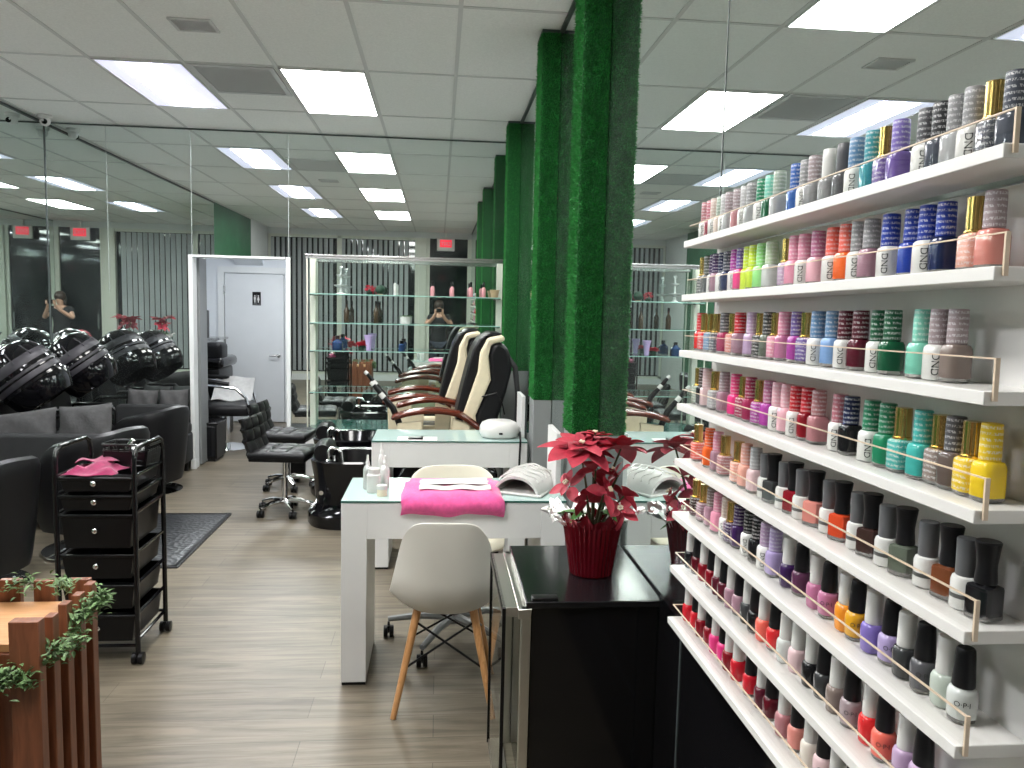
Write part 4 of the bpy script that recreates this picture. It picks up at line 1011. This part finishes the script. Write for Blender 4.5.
MB().lathe([(.03, 0), (.04, .05), (.046, .07), (.038, .07), (.034, .03), (0, .028)], n=18).build('pot', 'goldpot', t)
m = MB()
for k in range(14): a = k*2.4; m.leaf((0, 0, .05), (math.cos(a), math.sin(a), .7), .05, .02, n=3)
m.build('leaves', 'leaf', t)
for x, nm in ((-.82, 'left'), (-.56, 'right')):
    t = sm('slim_bottle', 'dark slim bottle on the second cabinet shelf, %s of two' % nm, 'bottle', x, 1.365, 'dark slim bottles in the cabinet')
    MB().lathe([(.022, 0), (.024, .006), (.024, .11), (.010, .14), (.010, .165)], n=16).build('bottle', 'amber', t); MB().lathe([(.012, .163), (.012, .195), (.009, .2)], n=12).build('cap', 'blackplastic', t)
t = sm('succulent_pot', 'small white pot with green succulent on the second cabinet shelf', 'pot', -.30, 1.365)
MB().lathe([(.036, 0), (.044, .004), (.046, .065), (.042, .067), (.04, .05), (0, .05)], n=20).build('pot', 'white', t)
m = MB()
for k in range(26): a = k*2.4; r = .004*k**.5; m.leaf((r*math.cos(a), r*math.sin(a), .05), (math.cos(a), math.sin(a), 1.2-.03*k), .045, .018, n=3)
m.build('leaves', 'leaf', t)
t = sm('blue_bottle', 'dark blue square bottle on the third cabinet shelf', 'bottle', -.90, 1.12)
MB().lathe([(.04, 0), (.044, .006), (.044, .07), (.02, .09), (.018, .1)], n=20, sq=3).build('bottle', 'blue', t); MB().lathe([(.02, .1), (.02, .125), (.016, .13)], n=14).build('cap', 'blackplastic', t)
t = sm('artificial_flower', 'red artificial flower on the third cabinet shelf', 'flower', -.69, 1.12)
m = MB()
for k in range(30): a = k*2.4; r = .002*k**.5; m.leaf((r*math.cos(a), r*math.sin(a), .045), (math.cos(a), math.sin(a), 1.5-.05*k), .05, .035, n=4)
m.build('petals', 'red', t); MB().lathe([(.022, 0), (.03, .04), (.0, .045)], n=14).build('holder', 'dkgreen', t)
t = sm('paper_vase', 'lilac flared paper vase on the third cabinet shelf', 'vase', -.625, 1.12)
MB().lathe([(.018, 0), (.022, .004), (.028, .08), (.042, .14), (.040, .14), (.024, .08), (0, .02)], n=16).build('vase', 'lilac', t)
t = sm('dark_jar', 'small dark jar on the third cabinet shelf near the glass doors', 'jar', -.33, 1.12)
MB().lathe([(.028, 0), (.03, .005), (.03, .06), (.02, .07)], n=16).build('jar', 'blue', t); MB().lathe([(.022, .07), (.022, .095), (.018, .098)], n=14).build('lid', 'blackplastic', t)

# ------------------------------------------------------------------ corridor furniture
t = thing('armchair', 'black salon chair with bent chrome arms inside the corridor', 'chair', (-2.22, 8.35, 0), .1)
MB().rbox((0, 0, .42), (.56, .52, .12), .045, seg=4).build('seat', 'leather', t)
MB().rbox((-.30, 0, .70), (.12, .50, .52), .045, seg=4, ry=-.2).build('backrest', 'leather', t)
for s in (-1, 1):
    pts = [(-.34, s*.29, .66)]+[(-.30+.56*i/10, s*.29, .70-.02*i/10-.05*((i/10)**2)) for i in range(1, 9)]+[(.24, s*.29, .56), (.28, s*.29, .40), (.29, s*.29, .30)]
    MB().tube(pts, .016, 10).build('armrest', 'chrome', t)
    MB().tube([(-.24, s*.29, .725), (-.05, s*.29, .72), (.08, s*.29, .70)], .022, 10).build('arm_pad', 'blackplastic', t.children[-1])
MB().tube([(0, 0, .05), (0, 0, .36)], .04, 16).build('column', 'chrome', t); MB().lathe([(.26, 0), (.26, .01), (.06, .05)], n=30).build('round_base', 'chrome', t)
MB().rbox((.36, 0, .40), (.16, .40, .07), .03, ry=.25).build('leg_rest', 'leather', t)
t = thing('towel', 'white towel draped over the black corridor chair', 'towel', (-2.22, 8.35, 0), .1)
MB().grid(lambda u, v: (-.16+.40*u+.02*v, .05+.235*v+.012*math.sin(u*11), .50+.225*v**1.5+.010*math.sin(u*9+v*4)-.05*max(0, u-.8)), 22, 14, th=.008).build('cloth', 'towelwhite', t)
MB().grid(lambda u, v: (-.245+.05*math.sin(u*3), -.20+.12*u, .50+.30*v), 10, 12, th=.008).build('hanging_end', 'towelwhite', t)
t = thing('shampoo_cabinet', 'black low cabinet just inside the corridor doorway', 'cabinet', (-2.30, 7.72, 0))
MB().bb(-.28, .20, -.16, .16, .03, .36).build('body', 'blackplastic', t, bevel=.006)
MB().bb(-.29, .21, -.17, .17, .36, .38).build('top', 'blackgloss', t, bevel=.004)
MB().bb(-.265, .185, -.164, -.160, .05, .34).build('door', 'blackgloss', t, bevel=.002); MB().bb(-.26, .18, -.14, .14, 0, .03).build('plinth', 'blackmatte', t, flat=True)
t = thing('shampoo_unit', 'black shampoo unit against the corridor left wall', 'shampoo unit', (-2.66, 9.1, 0))
MB().rbox((0, 0, .40), (.5, .6, .8), .03).build('body', 'blackplastic', t); MB().rbox((.02, 0, .86), (.56, .64, .12), .05, seg=4).build('basin', 'blackgloss', t)
MB().rbox((.16, -.12, .98), (.22, .30, .20), .05, seg=4).build('headrest', 'leather', t); MB().tube([(-.1, 0, .9), (-.1, 0, 1.05), (.0, 0, 1.08)], .012, 8).build('faucet', 'chrome', t)
t = thing('wall_shelf', 'small wall shelf with steel trays inside the corridor', 'shelf', (-2.853, 9.55, 1.10))
MB().bb(-.135, .30, -.20, .20, -.012, .012).bb(-.135, .28, -.18, .18, -.11, -.09).build('board', 'steel', t, bevel=.002); MB().prism([(-.135, -.30), (-.135, -.012), (.24, -.012)], -.01, .01, 'Y').build('bracket', 'steel', t)
t = thing('black_speaker', 'black upright box standing on the corridor wall shelf', 'box', (-2.80, 9.48, 1.1122))
MB().rbox((0, 0, .16), (.16, .16, .32), .012).build('case', 'blackplastic', t); MB().lathe([(.055, 0), (.05, -.006), (.02, -.004)], (0, -.081, .18), 20, axis='Y').build('grille', 'blackmatte', t)
t = thing('step_stool', 'small black box stool by the mirror strip beside the doorway', 'box', (-1.275, 7.05, 0))
MB().rbox((0, 0, .16), (.19, .18, .30), .02).build('body', 'blackplastic', t); MB().grid(lambda u, v: (-.09+.18*u, -.085+.17*v, .318+.012*math.sin(u*7)*math.sin(v*6)), 14, 14, th=.005).build('cloth', 'towelwhite', t)
# ================================================================== POLISH SHELVES
SX0, SX1, SY0, SY1 = .555, XR-.012, .738, 1.750
TILT = .0120      # the boards lean up a little towards the near end
BX = .600
SZ = [1.684, 1.563, 1.436, 1.312, 1.182, 1.055, .925, .798]
CAMX = dict(f=775.0)
t = thing('shelf_panel', 'tall white backing panel carrying the polish shelves on the right mirror', 'panel', (XR-.006, 1.1, 0))
MB().bb(-.006, .005, -.62, .66, .70, 1.672).build('panel', 'panelwhite', t, bevel=.002)
for (y, z) in ((.745, 1.500), (.745, 1.265), (.745, .90), (1.70, 1.2)):
    MB().lathe([(.007, -.006), (.007, -.016), (.005, -.019)], (0, y-1.1, z), 16, axis='X').build('standoff_screw', 'chrome', t)
ordn = ['top', 'second', 'third', 'fourth', 'fifth', 'sixth', 'seventh', 'bottom']
for i, z in enumerate(SZ):
    t = thing('wall_shelf', 'white polish shelf with clear acrylic lip, %s%s of the eight' % (ordn[i], ' from top' if 0 < i < 7 else ''), 'shelf', (SX0, SY0, z+(SY1-SY0)*TILT), 0, 'white polish shelves'); t.rotation_euler = (-math.atan(TILT), 0, 0)
    MB().bb(0, SX1-SX0, 0, SY1-SY0, -.015, 0).build('board', 'shelfwhite', t, bevel=.0012)
    L = SY1-SY0-.012
    l = MB().bb(.008, .0105, -.001, L, .0003, .034).bb(.0105, SX1-SX0-.015, L-.0025, L, .0003, .034).build('acrylic_lip', 'acrylic', t, flat=True)
    MB().bb(.0078, .0108, -.001, L, .0328, .0343).bb(.0078, .0128, -.0035, -.0008, -.010, .0343).bb(.0108, SX1-SX0-.015, L-.0028, L+.0003, .0333, .0343).build('cut_edge', 'acryledge', l, flat=True)

# ---- bottle kinds (origin at the base centre)
def b_gel():      # soft gel bottle
    body = MB().lathe([(.0120, 0), (.0146, .0015), (.0150, .004), (.0150, .034), (.0143, .0395), (.0120, .0425), (.0088, .0435)], n=28, sq=.8).mesh('gel_bottle', 'polish')
    cap = MB().lathe([(.0112, 0), (.0116, .001), (.0113, .030), (.0109, .0415), (.0100, .0425)], n=28).mesh('printed_cap', 'capprint')
    return body, cap, .0432
def b_lac():      # lacquer glass bottle with thick base
    m = MB().lathe([(.0125, 0), (.0147, .002), (.0150, .0055)], n=28, sq=1.4, mi=1)
    m.lathe([(.0150, .0055), (.0150, .035), (.0144, .040), (.0125, .0435), (.0085, .045)], n=28, sq=1.4, mi=0, cap=False)
    m.lathe([(.0118, .0435), (.0085, .0452), (0, .0452)], n=28, sq=1.0, mi=0, cap=False)
    body = m.mesh('lacquer_bottle', ['polish', 'bottleglass'])
    cap = MB().lathe([(.0108, 0), (.0112, .0015), (.0110, .030), (.0106, .0395), (.0098, .0405)], n=28).mesh('printed_cap', 'capprint')
    return body, cap, .0450
def b_gold():     # square glitter bottle with ribbed gold cap
    m = MB().lathe([(.0122, 0), (.0146, .002), (.0149, .005)], n=28, sq=2.2, mi=1)
    m.lathe([(.0149, .005), (.0149, .036), (.0142, .0405), (.0110, .043), (.0080, .0435), (0, .0436)], n=28, sq=2.2, mi=0, cap=False)
    body = m.mesh('glitter_bottle', ['glitter', 'bottleglass'])
    c = MB().lathe([(.0118, -.0008), (.0122, .0008), (.0118, .0022), (.0098, .003)], n=24); n = 40; vs = []
    for z in (.003, .040):
        for k in range(n): r = .0098*(1+.045*(1 if k % 4 < 2 else -1)); vs.append((r*math.cos(2*PI*k/n), r*math.sin(2*PI*k/n), z))
    c._add(vs, [(k, (k+1) % n, n+(k+1) % n, n+k) for k in range(n)]+[tuple(n+k for k in range(n))])
    return body, c.mesh('gold_cap', 'gold'), .0436
def b_black():    # square glass bottle with flared black cap
    m = MB().rbox((0, 0, .0045), (.0285, .0285, .009), .003, mi=1)
    m.lathe([(.0145, .006), (.0145, .034), (.0138, .0375), (.009, .0395), (.0075, .0425)], n=32, sq=4.5, mi=0)
    body = m.mesh('square_bottle', ['polish', 'bottleglass'])
    cap = MB().lathe([(.0112, 0), (.0116, .002), (.0104, .016), (.0104, .022), (.0122, .038), (.0132, .0455), (.0122, .0468), (.006, .0468)], n=32).mesh('flared_cap', 'capblack')
    return body, cap, .0405
def b_grey():     # white gel bottle with grey cap and dark label band
    body = MB().lathe([(.0125, 0), (.0148, .0015), (.0150, .004), (.0150, .0325), (.0136, .037), (.0105, .0385)], n=28).mesh('white_gel_bottle', 'polish')
    cap = MB().lathe([(.0106, 0), (.0110, .001), (.0113, .030), (.0116, .0405), (.0108, .0425)], n=28).mesh('grey_cap', 'capplain')
    return body, cap, .0386
def b_oplac():    # round shouldered bottle with tapered black cap
    m = MB().lathe([(.0110, 0), (.0135, .0015), (.0142, .006)], n=30, sq=.5, mi=1)
    m.lathe([(.0142, .006), (.0150, .018), (.0152, .027), (.0148, .034), (.0130, .0385), (.0100, .0405), (.0080, .0412)], n=30, sq=.5, mi=0, cap=False)
    body = m.mesh('round_bottle', ['polish', 'bottleglass'])
    cap = MB().lathe([(.0118, 0), (.0123, .0015), (.0118, .012), (.0104, .036), (.0098, .0425), (.0085, .0445), (.004, .045)], n=28).mesh('tapered_cap', 'capblack')
    return body, cap, .0408
def b_opgel():
    body = MB().lathe([(.0112, 0), (.0136, .0015), (.0142, .005), (.0150, .018), (.0152, .027), (.0148, .034), (.0130, .0385), (.0105, .0402)], n=30, sq=.5).mesh('round_gel_bottle', 'polish')
    cap = MB().lathe([(.0110, 0), (.0114, .0015), (.0106, .041), (.0098, .0435), (.004, .044)], n=28).mesh('white_cap', 'capplain')
    return body, cap, .0403
KIND = {'g': b_gel(), 'l': b_lac(), 'd': b_gold(), 'k': b_black(), 'y': b_grey(), 'b': b_oplac(), 'w': b_opgel()}
p_plain = MB().lathe([(.0112, 0), (.0116, .001), (.0113, .030), (.0109, .0415), (.0100, .0425)], n=28).mesh('plain_cap', 'capplain')
def wrap(me, r, vertical):
    for v in me.vertices:
        x, y = v.co.x, v.co.y
        u, h = (y, -x) if vertical else (x, y)
        v.co = (r*math.sin(u/r), -r*math.cos(u/r), h)
    me.update(); return me
dnd = wrap(text_mesh('lettering', 'DND', .0120, 'ink'), .0168, True)
opi = wrap(text_mesh('lettering', 'O\u00b7P\u00b7I', .0085, 'ink'), .0165, False)
band = MB().lathe([(.01515, .0135), (.01515, .0185)], n=20, cap=False, a0=PI*.75, a1=PI*1.65).mesh('label_band', 'labelpaper')
CC = {  # colour words -> linear colour
 'white': (.76, .76, .74), 'dusty rose': (.45, .20, .22), 'rose': (.52, .17, .22), 'dark rose': (.30, .04, .07), 'beige': (.60, .48, .42), 'pale gray': (.50, .50, .50), 'silver': (.42, .43, .44), 'gray': (.30, .30, .31), 'mauve gray': (.36, .29, .31),
 'dark gray': (.10, .10, .11), 'charcoal': (.045, .047, .05), 'slate': (.075, .085, .11), 'black': (.010, .010, .012), 'green': (.02, .24, .12), 'mint': (.22, .62, .48), 'sage': (.34, .42, .34), 'deep green': (.012, .11, .05), 'teal': (.05, .32, .38), 'blue': (.05, .14, .45), 'steel blue': (.14, .27, .45), 'light blue': (.22, .38, .68), 'royal blue': (.02, .05, .36), 'navy': (.010, .018, .075),
 'purple': (.16, .10, .34), 'dark purple': (.045, .015, .09), 'violet': (.22, .16, .50), 'lavender': (.42, .34, .60), 'lilac': (.50, .36, .54), 'magenta': (.42, .06, .36), 'hot pink': (.80, .05, .24), 'pink': (.75, .30, .42), 'light pink': (.80, .45, .52), 'pale pink': (.72, .52, .54), 'mauve': (.38, .22, .28), 'mauve pink': (.50, .17, .31), 'coral': (.86, .16, .12), 'orange': (.90, .15, .03), 'orange red': (.70, .075, .025), 'salmon': (.70, .26, .22), 'peach': (.82, .42, .34), 'red': (.60, .015, .03), 'bright red': (.72, .03, .035), 'dark red': (.24, .008, .018), 'maroon': (.10, .012, .025), 'dark brown': (.05, .025, .022), 'brown': (.16, .05, .020), 'raspberry': (.36, .03, .10),
 'lime': (.62, .80, .05), 'light green': (.32, .76, .25), 'pale green': (.52, .66, .45), 'turquoise': (.06, .46, .42), 'taupe': (.24, .19, .17), 'yellow': (.88, .62, .03), 'mustard': (.72, .36, .02), 'tangerine': (.85, .30, .02), 'gray green': (.12, .14, .11), 'pale mint': (.50, .56, .50), 'pale silver': (.62, .65, .63), 'deep taupe': (.13, .10, .09), 'gold': (.72, .50, .17), 'plum': (.11, .035, .085), 'wine': (.10, .004, .012), 'ivory': (.74, .68, .60)}
CC['grey'] = (.14, .145, .155)
S = [
 [(698,'g','white','dusty rose'),(704.6,'l','dark rose','rose'),(710,'g','white','beige'),(715.5,'l','beige','sage'),(723.7,'g','white','pale gray'),(730.6,'l','silver','mauve gray'),(738.4,'l','dusty rose','mauve gray'),(745.6,'g','white','pale gray'),(752.9,'l','silver','gray'),(761.6,'g','white','green'),(770,'l','deep green','mint'),(780.5,'l','silver','sage'),(796.9,'l','blue','blue'),(805.8,'g','white','gray'),(816,'l','gray','mauve gray'),(830.8,'p','gray','white'),(844.4,'p','dark gray','dark gray'),(857.4,'g','white','steel blue'),(874.5,'l','teal','teal'),(885.4,'d','purple','gold'),(899.8,'l','purple','violet'),(926,'g','white','dark gray'),(940.8,'l','slate','charcoal'),(956.6,'l','silver','gray'),(975.4,'g','white','gray'),(994.7,'d','slate','gold'),(1013,'l','slate','slate')],
 [(694.5,'d','dark gray','gold'),(701.6,'l','charcoal','gray green'),(708,'g','white','dark purple'),(713,'l','mauve','dark purple'),(720,'g','white','navy'),(727.5,'l','navy','slate'),(736,'g','white','magenta'),(742.5,'l','hot pink','purple'),(749.5,'g','lime','lime'),(755,'l','lime','lime'),(762.7,'l','light green','light green'),(772,'l','pale silver','pale green'),(789,'d','lilac','gold'),(796,'l','pink','pink'),(804.6,'g','white','pink'),(817.8,'l','light pink','mauve pink'),(832.8,'g','white','coral'),(847,'l','orange','coral'),(858,'g','white','gray'),(870.4,'l','mauve','gray'),(891,'g','white','royal blue'),(912,'l','royal blue','royal blue'),(930,'g','white','royal blue'),(944.5,'l','navy','royal blue'),(975,'d','peach','gold'),(995.5,'l','salmon','mauve gray')],
 [(697.8,'l','bright red','red'),(704,'d','bright red','gold'),(711,'d','steel blue','gold'),(717,'d','slate','gold'),(725.8,'l','raspberry','dark gray'),(734,'d','salmon','gold'),(741,'l','mauve','red'),(751.8,'l','lilac','lilac'),(761,'d','charcoal','gold'),(769.5,'l','gray green','charcoal'),(775.7,'d','pink','gold'),(784.6,'l','mauve pink','pink'),(796.9,'l','magenta','purple'),(807,'d','purple','gold'),(819.3,'g','white','steel blue'),(832.5,'l','light blue','steel blue'),(845.7,'g','white','maroon'),(860.6,'l','maroon','maroon'),(878.2,'g','white','deep green'),(893.5,'l','deep green','deep green'),(923.9,'l','mint','mint'),(940.6,'g','white','mauve gray'),(957,'l','taupe','mauve gray')],
 [(691,'d','sage','gold'),(698.5,'l','black','dark brown'),(707.5,'l','pale pink','pale pink'),(716,'d','silver','gold'),(724.4,'l','mauve','mauve gray'),(735.8,'l','hot pink','hot pink'),(744,'d','raspberry','gold'),(752,'l','raspberry','raspberry'),(761.5,'d','magenta','gold'),(770.2,'l','magenta','mauve pink'),(779,'g','white','light pink'),(787.8,'l','light pink','light pink'),(797,'g','white','red'),(807,'l','dark red','red'),(818.8,'l','dusty rose','dusty rose'),(838.9,'g','white','rose'),(851,'l','black','navy'),(870.9,'g','white','green'),(888.1,'l','green','green'),(902.8,'d','turquoise','gold'),(924.3,'l','turquoise','turquoise'),(941.8,'d','taupe','gold'),(957.5,'l','deep taupe','dark gray'),(972.5,'d','yellow','gold'),(988,'l','yellow','yellow')],
 [(698,'d','coral','gold'),(709.6,'l','orange','orange'),(718,'l','mauve','pink'),(725.4,'d','dusty rose','gold'),(739,'d','peach','gold'),(747.5,'l','peach','peach'),(756.5,'l','pale pink','silver'),(766,'y','white','grey'),(774,'k','charcoal','black'),(785.5,'y','white','grey'),(794.8,'k','dark red','black'),(803.8,'y','white','grey'),(816,'k','salmon','black'),(829.5,'y','white','grey'),(842.5,'k','orange red','black'),(858.5,'y','white','grey'),(871.5,'k','dark brown','black'),(888.7,'y','white','grey'),(906.1,'k','gray green','black'),(927.6,'y','white','grey'),(949,'k','brown','black'),(967.5,'y','white','grey'),(987,'k','black','black')],
 [(697,'d','dark brown','gold'),(704.7,'d','mauve','gold'),(711.5,'l','mauve','taupe'),(719.5,'l','pink','pink'),(726.7,'g','white','beige'),(732.6,'d','dark purple','gold'),(739,'l','dark purple','dark purple'),(748.7,'g','white','black'),(758.5,'l','black','black'),(767.3,'g','white','lilac'),(776.3,'l','lavender','lavender'),(790.3,'w','dark purple','white'),(801.2,'b','plum','black'),(818,'w','mauve pink','white'),(830.2,'b','mauve pink','black'),(847.5,'w','tangerine','white'),(859,'b','mustard','black'),(875.5,'w','violet','white'),(890.9,'b','lavender','black'),(908.5,'w','charcoal','white'),(927,'b','dark gray','black'),(946.2,'w','pale mint','white'),(966,'b','pale silver','black')],
 [(692.2,'w','black','white'),(698.5,'b','wine','black'),(705.5,'w','dark red','white'),(712.5,'b','dark red','black'),(719.5,'w','maroon','white'),(726,'b','maroon','black'),(732.5,'w','mauve','white'),(740,'b','mauve','black'),(748.4,'w','charcoal','white'),(757.5,'b','black','black'),(766,'w','coral','white'),(775.7,'b','bright red','black'),(787.5,'w','pale silver','white'),(798,'w','pale pink','white'),(812.5,'w','black','white'),(824.4,'b','charcoal','black'),(838.6,'w','taupe','white'),(853.2,'b','mauve gray','black'),(870.5,'w','bright red','white'),(886.6,'b','coral','black'),(906.5,'w','lilac','white'),(924.6,'b','lilac','black')],
 [(690.4,'w','red','white'),(697,'b','red','black'),(703.5,'w','dark red','white'),(710.3,'b','dark red','black'),(717.2,'w','hot pink','white'),(724.5,'b','hot pink','black'),(731.5,'w','dark red','white'),(739.5,'w','red','white'),(752,'b','red','black'),(763,'w','maroon','white'),(772,'b','wine','black'),(786,'w','dusty rose','white'),(797.5,'b','salmon','black'),(811,'w','ivory','white'),(824,'b','pale pink','black'),(838,'w','beige','white'),(853,'b','beige','black')],
]
# the camera (also used to work out which point of a shelf a bottle stands on)
HC = 1.52
yc = Vector((439-512, 308-384, 775.0)).normalized()
rho = math.radians(.8); uc = Vector((math.sin(rho), -math.cos(rho), 0)); uc = (uc-yc*uc.dot(yc)).normalized(); xc = yc.cross(uc)
def shelf_y(px, z):
    lo, hi = .5, 2.2
    for _ in range(40):
        y = (lo+hi)/2; w = Vector((BX, y, z+.055+(SY1-y)*TILT-HC)); p = xc*w.x+yc*w.y+uc*w.z
        if 512+775*p.x/p.z > px: lo = y
        else: hi = y
    return (lo+hi)/2
th = {1: 'first', 2: 'second', 3: 'third'}
def nth(k): return th.get(k) or (str(k)+('st' if k % 10 == 1 and k != 11 else 'nd' if k % 10 == 2 and k != 12 else 'rd' if k % 10 == 3 and k != 13 else 'th'))
GAP = .0296
R = random.Random(21); proto = {}
for si, row in enumerate(S):
    z = SZ[si]; ys = [shelf_y(r[0], z) for r in row]
    for _ in range(60):                       # bottles must not touch
        for k in range(len(ys)-1):
            d = ys[k]-ys[k+1]
            if d < GAP: ys[k] += (GAP-d)/2; ys[k+1] -= (GAP-d)/2
        ys[0] = min(ys[0], SY1-.018); ys[-1] = max(ys[-1], SY0+.017)
    for k, ((px, kd, bc, ccn), y) in enumerate(zip(row, ys)):
        kk = 'g' if kd == 'p' else kd
        body, cap, ch = KIND[kk]
        capw = {'g': ccn+' printed cap', 'l': ccn+' printed cap', 'd': 'gold cap', 'k': 'flared black cap', 'y': 'gray cap', 'w': 'white cap', 'b': 'black cap', 'p': 'plain '+ccn+' cap'}[kd]
        lab = '%s bottle with %s, %s from left on the %s shelf' % (bc, capw, nth(k+1), ordn[si])
        nm = 'gel_polish_bottle' if kd in 'gpyw' else 'nail_polish_bottle'
        t = thing(nm, lab, 'nail polish', (BX+R.uniform(-.002, .002), y, z+.0003+(SY1-y)*TILT+.0002), R.uniform(-.12, .12)+(.35 if kd == 'k' else 0), 'polish bottles on the %s shelf' % ordn[si])
        o = link('bottle', body, t); o.color = (*[v*.86 for v in CC[bc]], 1)
        c = link('cap', p_plain if kd == 'p' else cap, t, (0, 0, ch)); c.color = (*[v*.86 for v in CC[ccn]], 1)
        if kd == 'g' and bc == 'white':
            link('lettering', dnd, t, (0, 0, .020), -2.42+PI/2)
        if kd == 'y': link('label_band', band, t)
        if kd == 'b' and y < 1.15:
            link('lettering', opi, t, (0, 0, .024), -2.2+PI/2)

# ================================================================== THE PHOTOGRAPHER (seen in the back mirror)
def skin_fig(name, nodes, edges, matl, parent, root, sub=2):
    me = bpy.data.meshes.new(name); me.from_pydata([n[:3] for n in nodes], edges, []); me.materials.append(M[matl])
    o = link(name, me, parent)
    sk = o.modifiers.new('skin', 'SKIN'); sk.use_smooth_shade = True
    for i, n in enumerate(nodes):
        v = me.skin_vertices[0].data[i]; v.radius = (n[3], n[4] if len(n) > 4 else n[3]); v.use_root = (i == root)
    s = o.modifiers.new('sub', 'SUBSURF'); s.levels = sub; s.render_levels = sub
    return o
t = thing('person', 'person in dark top holding up a phone, seen in the back mirror', 'person', (0, -.40, 0), 0)
N = [(0, -.02, .90, .145, .10), (0, -.02, 1.05, .125, .09), (0, -.01, 1.22, .15, .10), (0, 0, 1.34, .12, .085), (0, .01, 1.40, .05), (0, .03, 1.46, .052), (0, .04, 1.53, .072, .082), (0, .04, 1.60, .06, .07),
     (-.16, .01, 1.34, .055), (-.25, .10, 1.18, .042), (-.10, .29, 1.34, .032), (-.055, .34, 1.43, .026), (.16, .01, 1.34, .055), (.25, .10, 1.18, .042), (.10, .29, 1.34, .032), (.06, .34, 1.43, .026),
     (-.09, -.02, .82, .085), (-.10, 0, .47, .055), (-.10, -.02, .10, .038), (-.10, .10, .035, .035), (.09, -.02, .82, .085), (.10, 0, .47, .055), (.10, -.02, .10, .038), (.10, .10, .035, .035)]
E_ = [(0,1),(1,2),(2,3),(3,4),(4,5),(5,6),(6,7),(3,8),(8,9),(9,10),(10,11),(3,12),(12,13),(13,14),(14,15),(0,16),(16,17),(17,18),(18,19),(0,20),(20,21),(21,22),(22,23)]
skin_fig('body', N, E_, 'skin', t, 0)
def grow(n, k): return (n[0], n[1], n[2], n[3]+k, (n[4] if len(n) > 4 else n[3])+k)
T = [grow(N[i], .018) for i in (0, 1, 2, 3, 8, 12)]+[(-.21, .06, 1.25, .062), (.21, .06, 1.25, .062), (0, -.02, .84, .15, .115)]
skin_fig('top', T, [(0,1),(1,2),(2,3),(3,4),(3,5),(4,6),(5,7),(0,8)], 'darkcloth', t, 0)
P = [grow(N[i], .014) for i in (0, 16, 17, 18, 20, 21, 22)]
skin_fig('trousers', P, [(0,1),(1,2),(2,3),(0,4),(4,5),(5,6)], 'jeans', t, 0)
h = MB().ball((0, .02, 1.575), .098, 24, 16, sc=(.98, 1.02, 1.02)); h.ball((0, -.06, 1.50), .075, 16, 10, sc=(1.1, .7, 1.5)); h.build('hair', 'hair', t)
f = MB().ball((-.03, .118, 1.535), .011).ball((.03, .118, 1.535), .011); f.build('eyes', 'ink', t)
MB().ball((0, .128, 1.505), .014, sc=(.8, 1, 1.3)).build('nose', 'skin', t)
for s in (-1, 1):
    hd = MB()
    base = Vector((s*.058, .345, 1.445))
    hd.ball(base, .032, 14, 10, sc=(.6, .75, 1.2))
    for k in range(4):
        z = 1.425+.017*k; L = (.8, 1, .95, .75)[k]
        hd.tube([(s*.060, .352, z+.01), (s*.080, .372, z+.014), (s*.076, .392*1.0, z+.016), (s*.050, .396, z+.016)], [.0088, .0086, .0082, .0072], 8)
    hd.tube([(s*.05, .33, 1.47), (s*.045, .345, 1.495), (s*.03, .362, 1.51)], [.010, .0095, .008], 8)
    hd.build('hand', 'skin', t)
ph = thing('smartphone', 'dark smartphone held up by the person in the mirror', 'phone', (0, -.022, 1.475))
MB().rbox((0, 0, 0), (.148, .008, .073), .004).build('case', 'blackplastic', ph)
MB().rbox((.052, .005, .016), (.034, .003, .034), .0014).build('camera_bump', 'blackgloss', ph)

# ================================================================== LIGHT, WORLD, CAMERA
w = bpy.data.worlds.new('World'); SC.world = w; w.use_nodes = True
w.node_tree.nodes['Background'].inputs[0].default_value = (.006, .008, .012, 1); w.node_tree.nodes['Background'].inputs[1].default_value = 1.0
cam = bpy.data.cameras.new('Camera'); co = bpy.data.objects.new('Camera', cam); COL.objects.link(co)
cam.sensor_width = 36; cam.sensor_fit = 'HORIZONTAL'; cam.lens = 775/1024*36; cam.clip_start = .02; cam.clip_end = 100
# rows: world axes in camera coordinates (x right, y down, z forward)
Rw = Matrix((xc, yc, uc))
right = Rw @ Vector((1, 0, 0)); down = Rw @ Vector((0, 1, 0)); fwd = Rw @ Vector((0, 0, 1))
co.matrix_world = Matrix(((right.x, -down.x, -fwd.x, 0), (right.y, -down.y, -fwd.y, 0), (right.z, -down.z, -fwd.z, HC), (0, 0, 0, 1)))
SC.camera = co
vs = SC.view_settings; vs.view_transform = 'Standard'; vs.look = 'None'; vs.gamma = 1; vs.use_curve_mapping = False; vs.exposure = EXPOSURE
cy = SC.cycles; cy.max_bounces = 14; cy.glossy_bounces = 8; cy.diffuse_bounces = 8; cy.transmission_bounces = 8; cy.transparent_max_bounces = 24; cy.caustics_reflective = True; cy.caustics_refractive = False
cy.use_denoising = True; cy.sample_clamp_indirect = 6.0
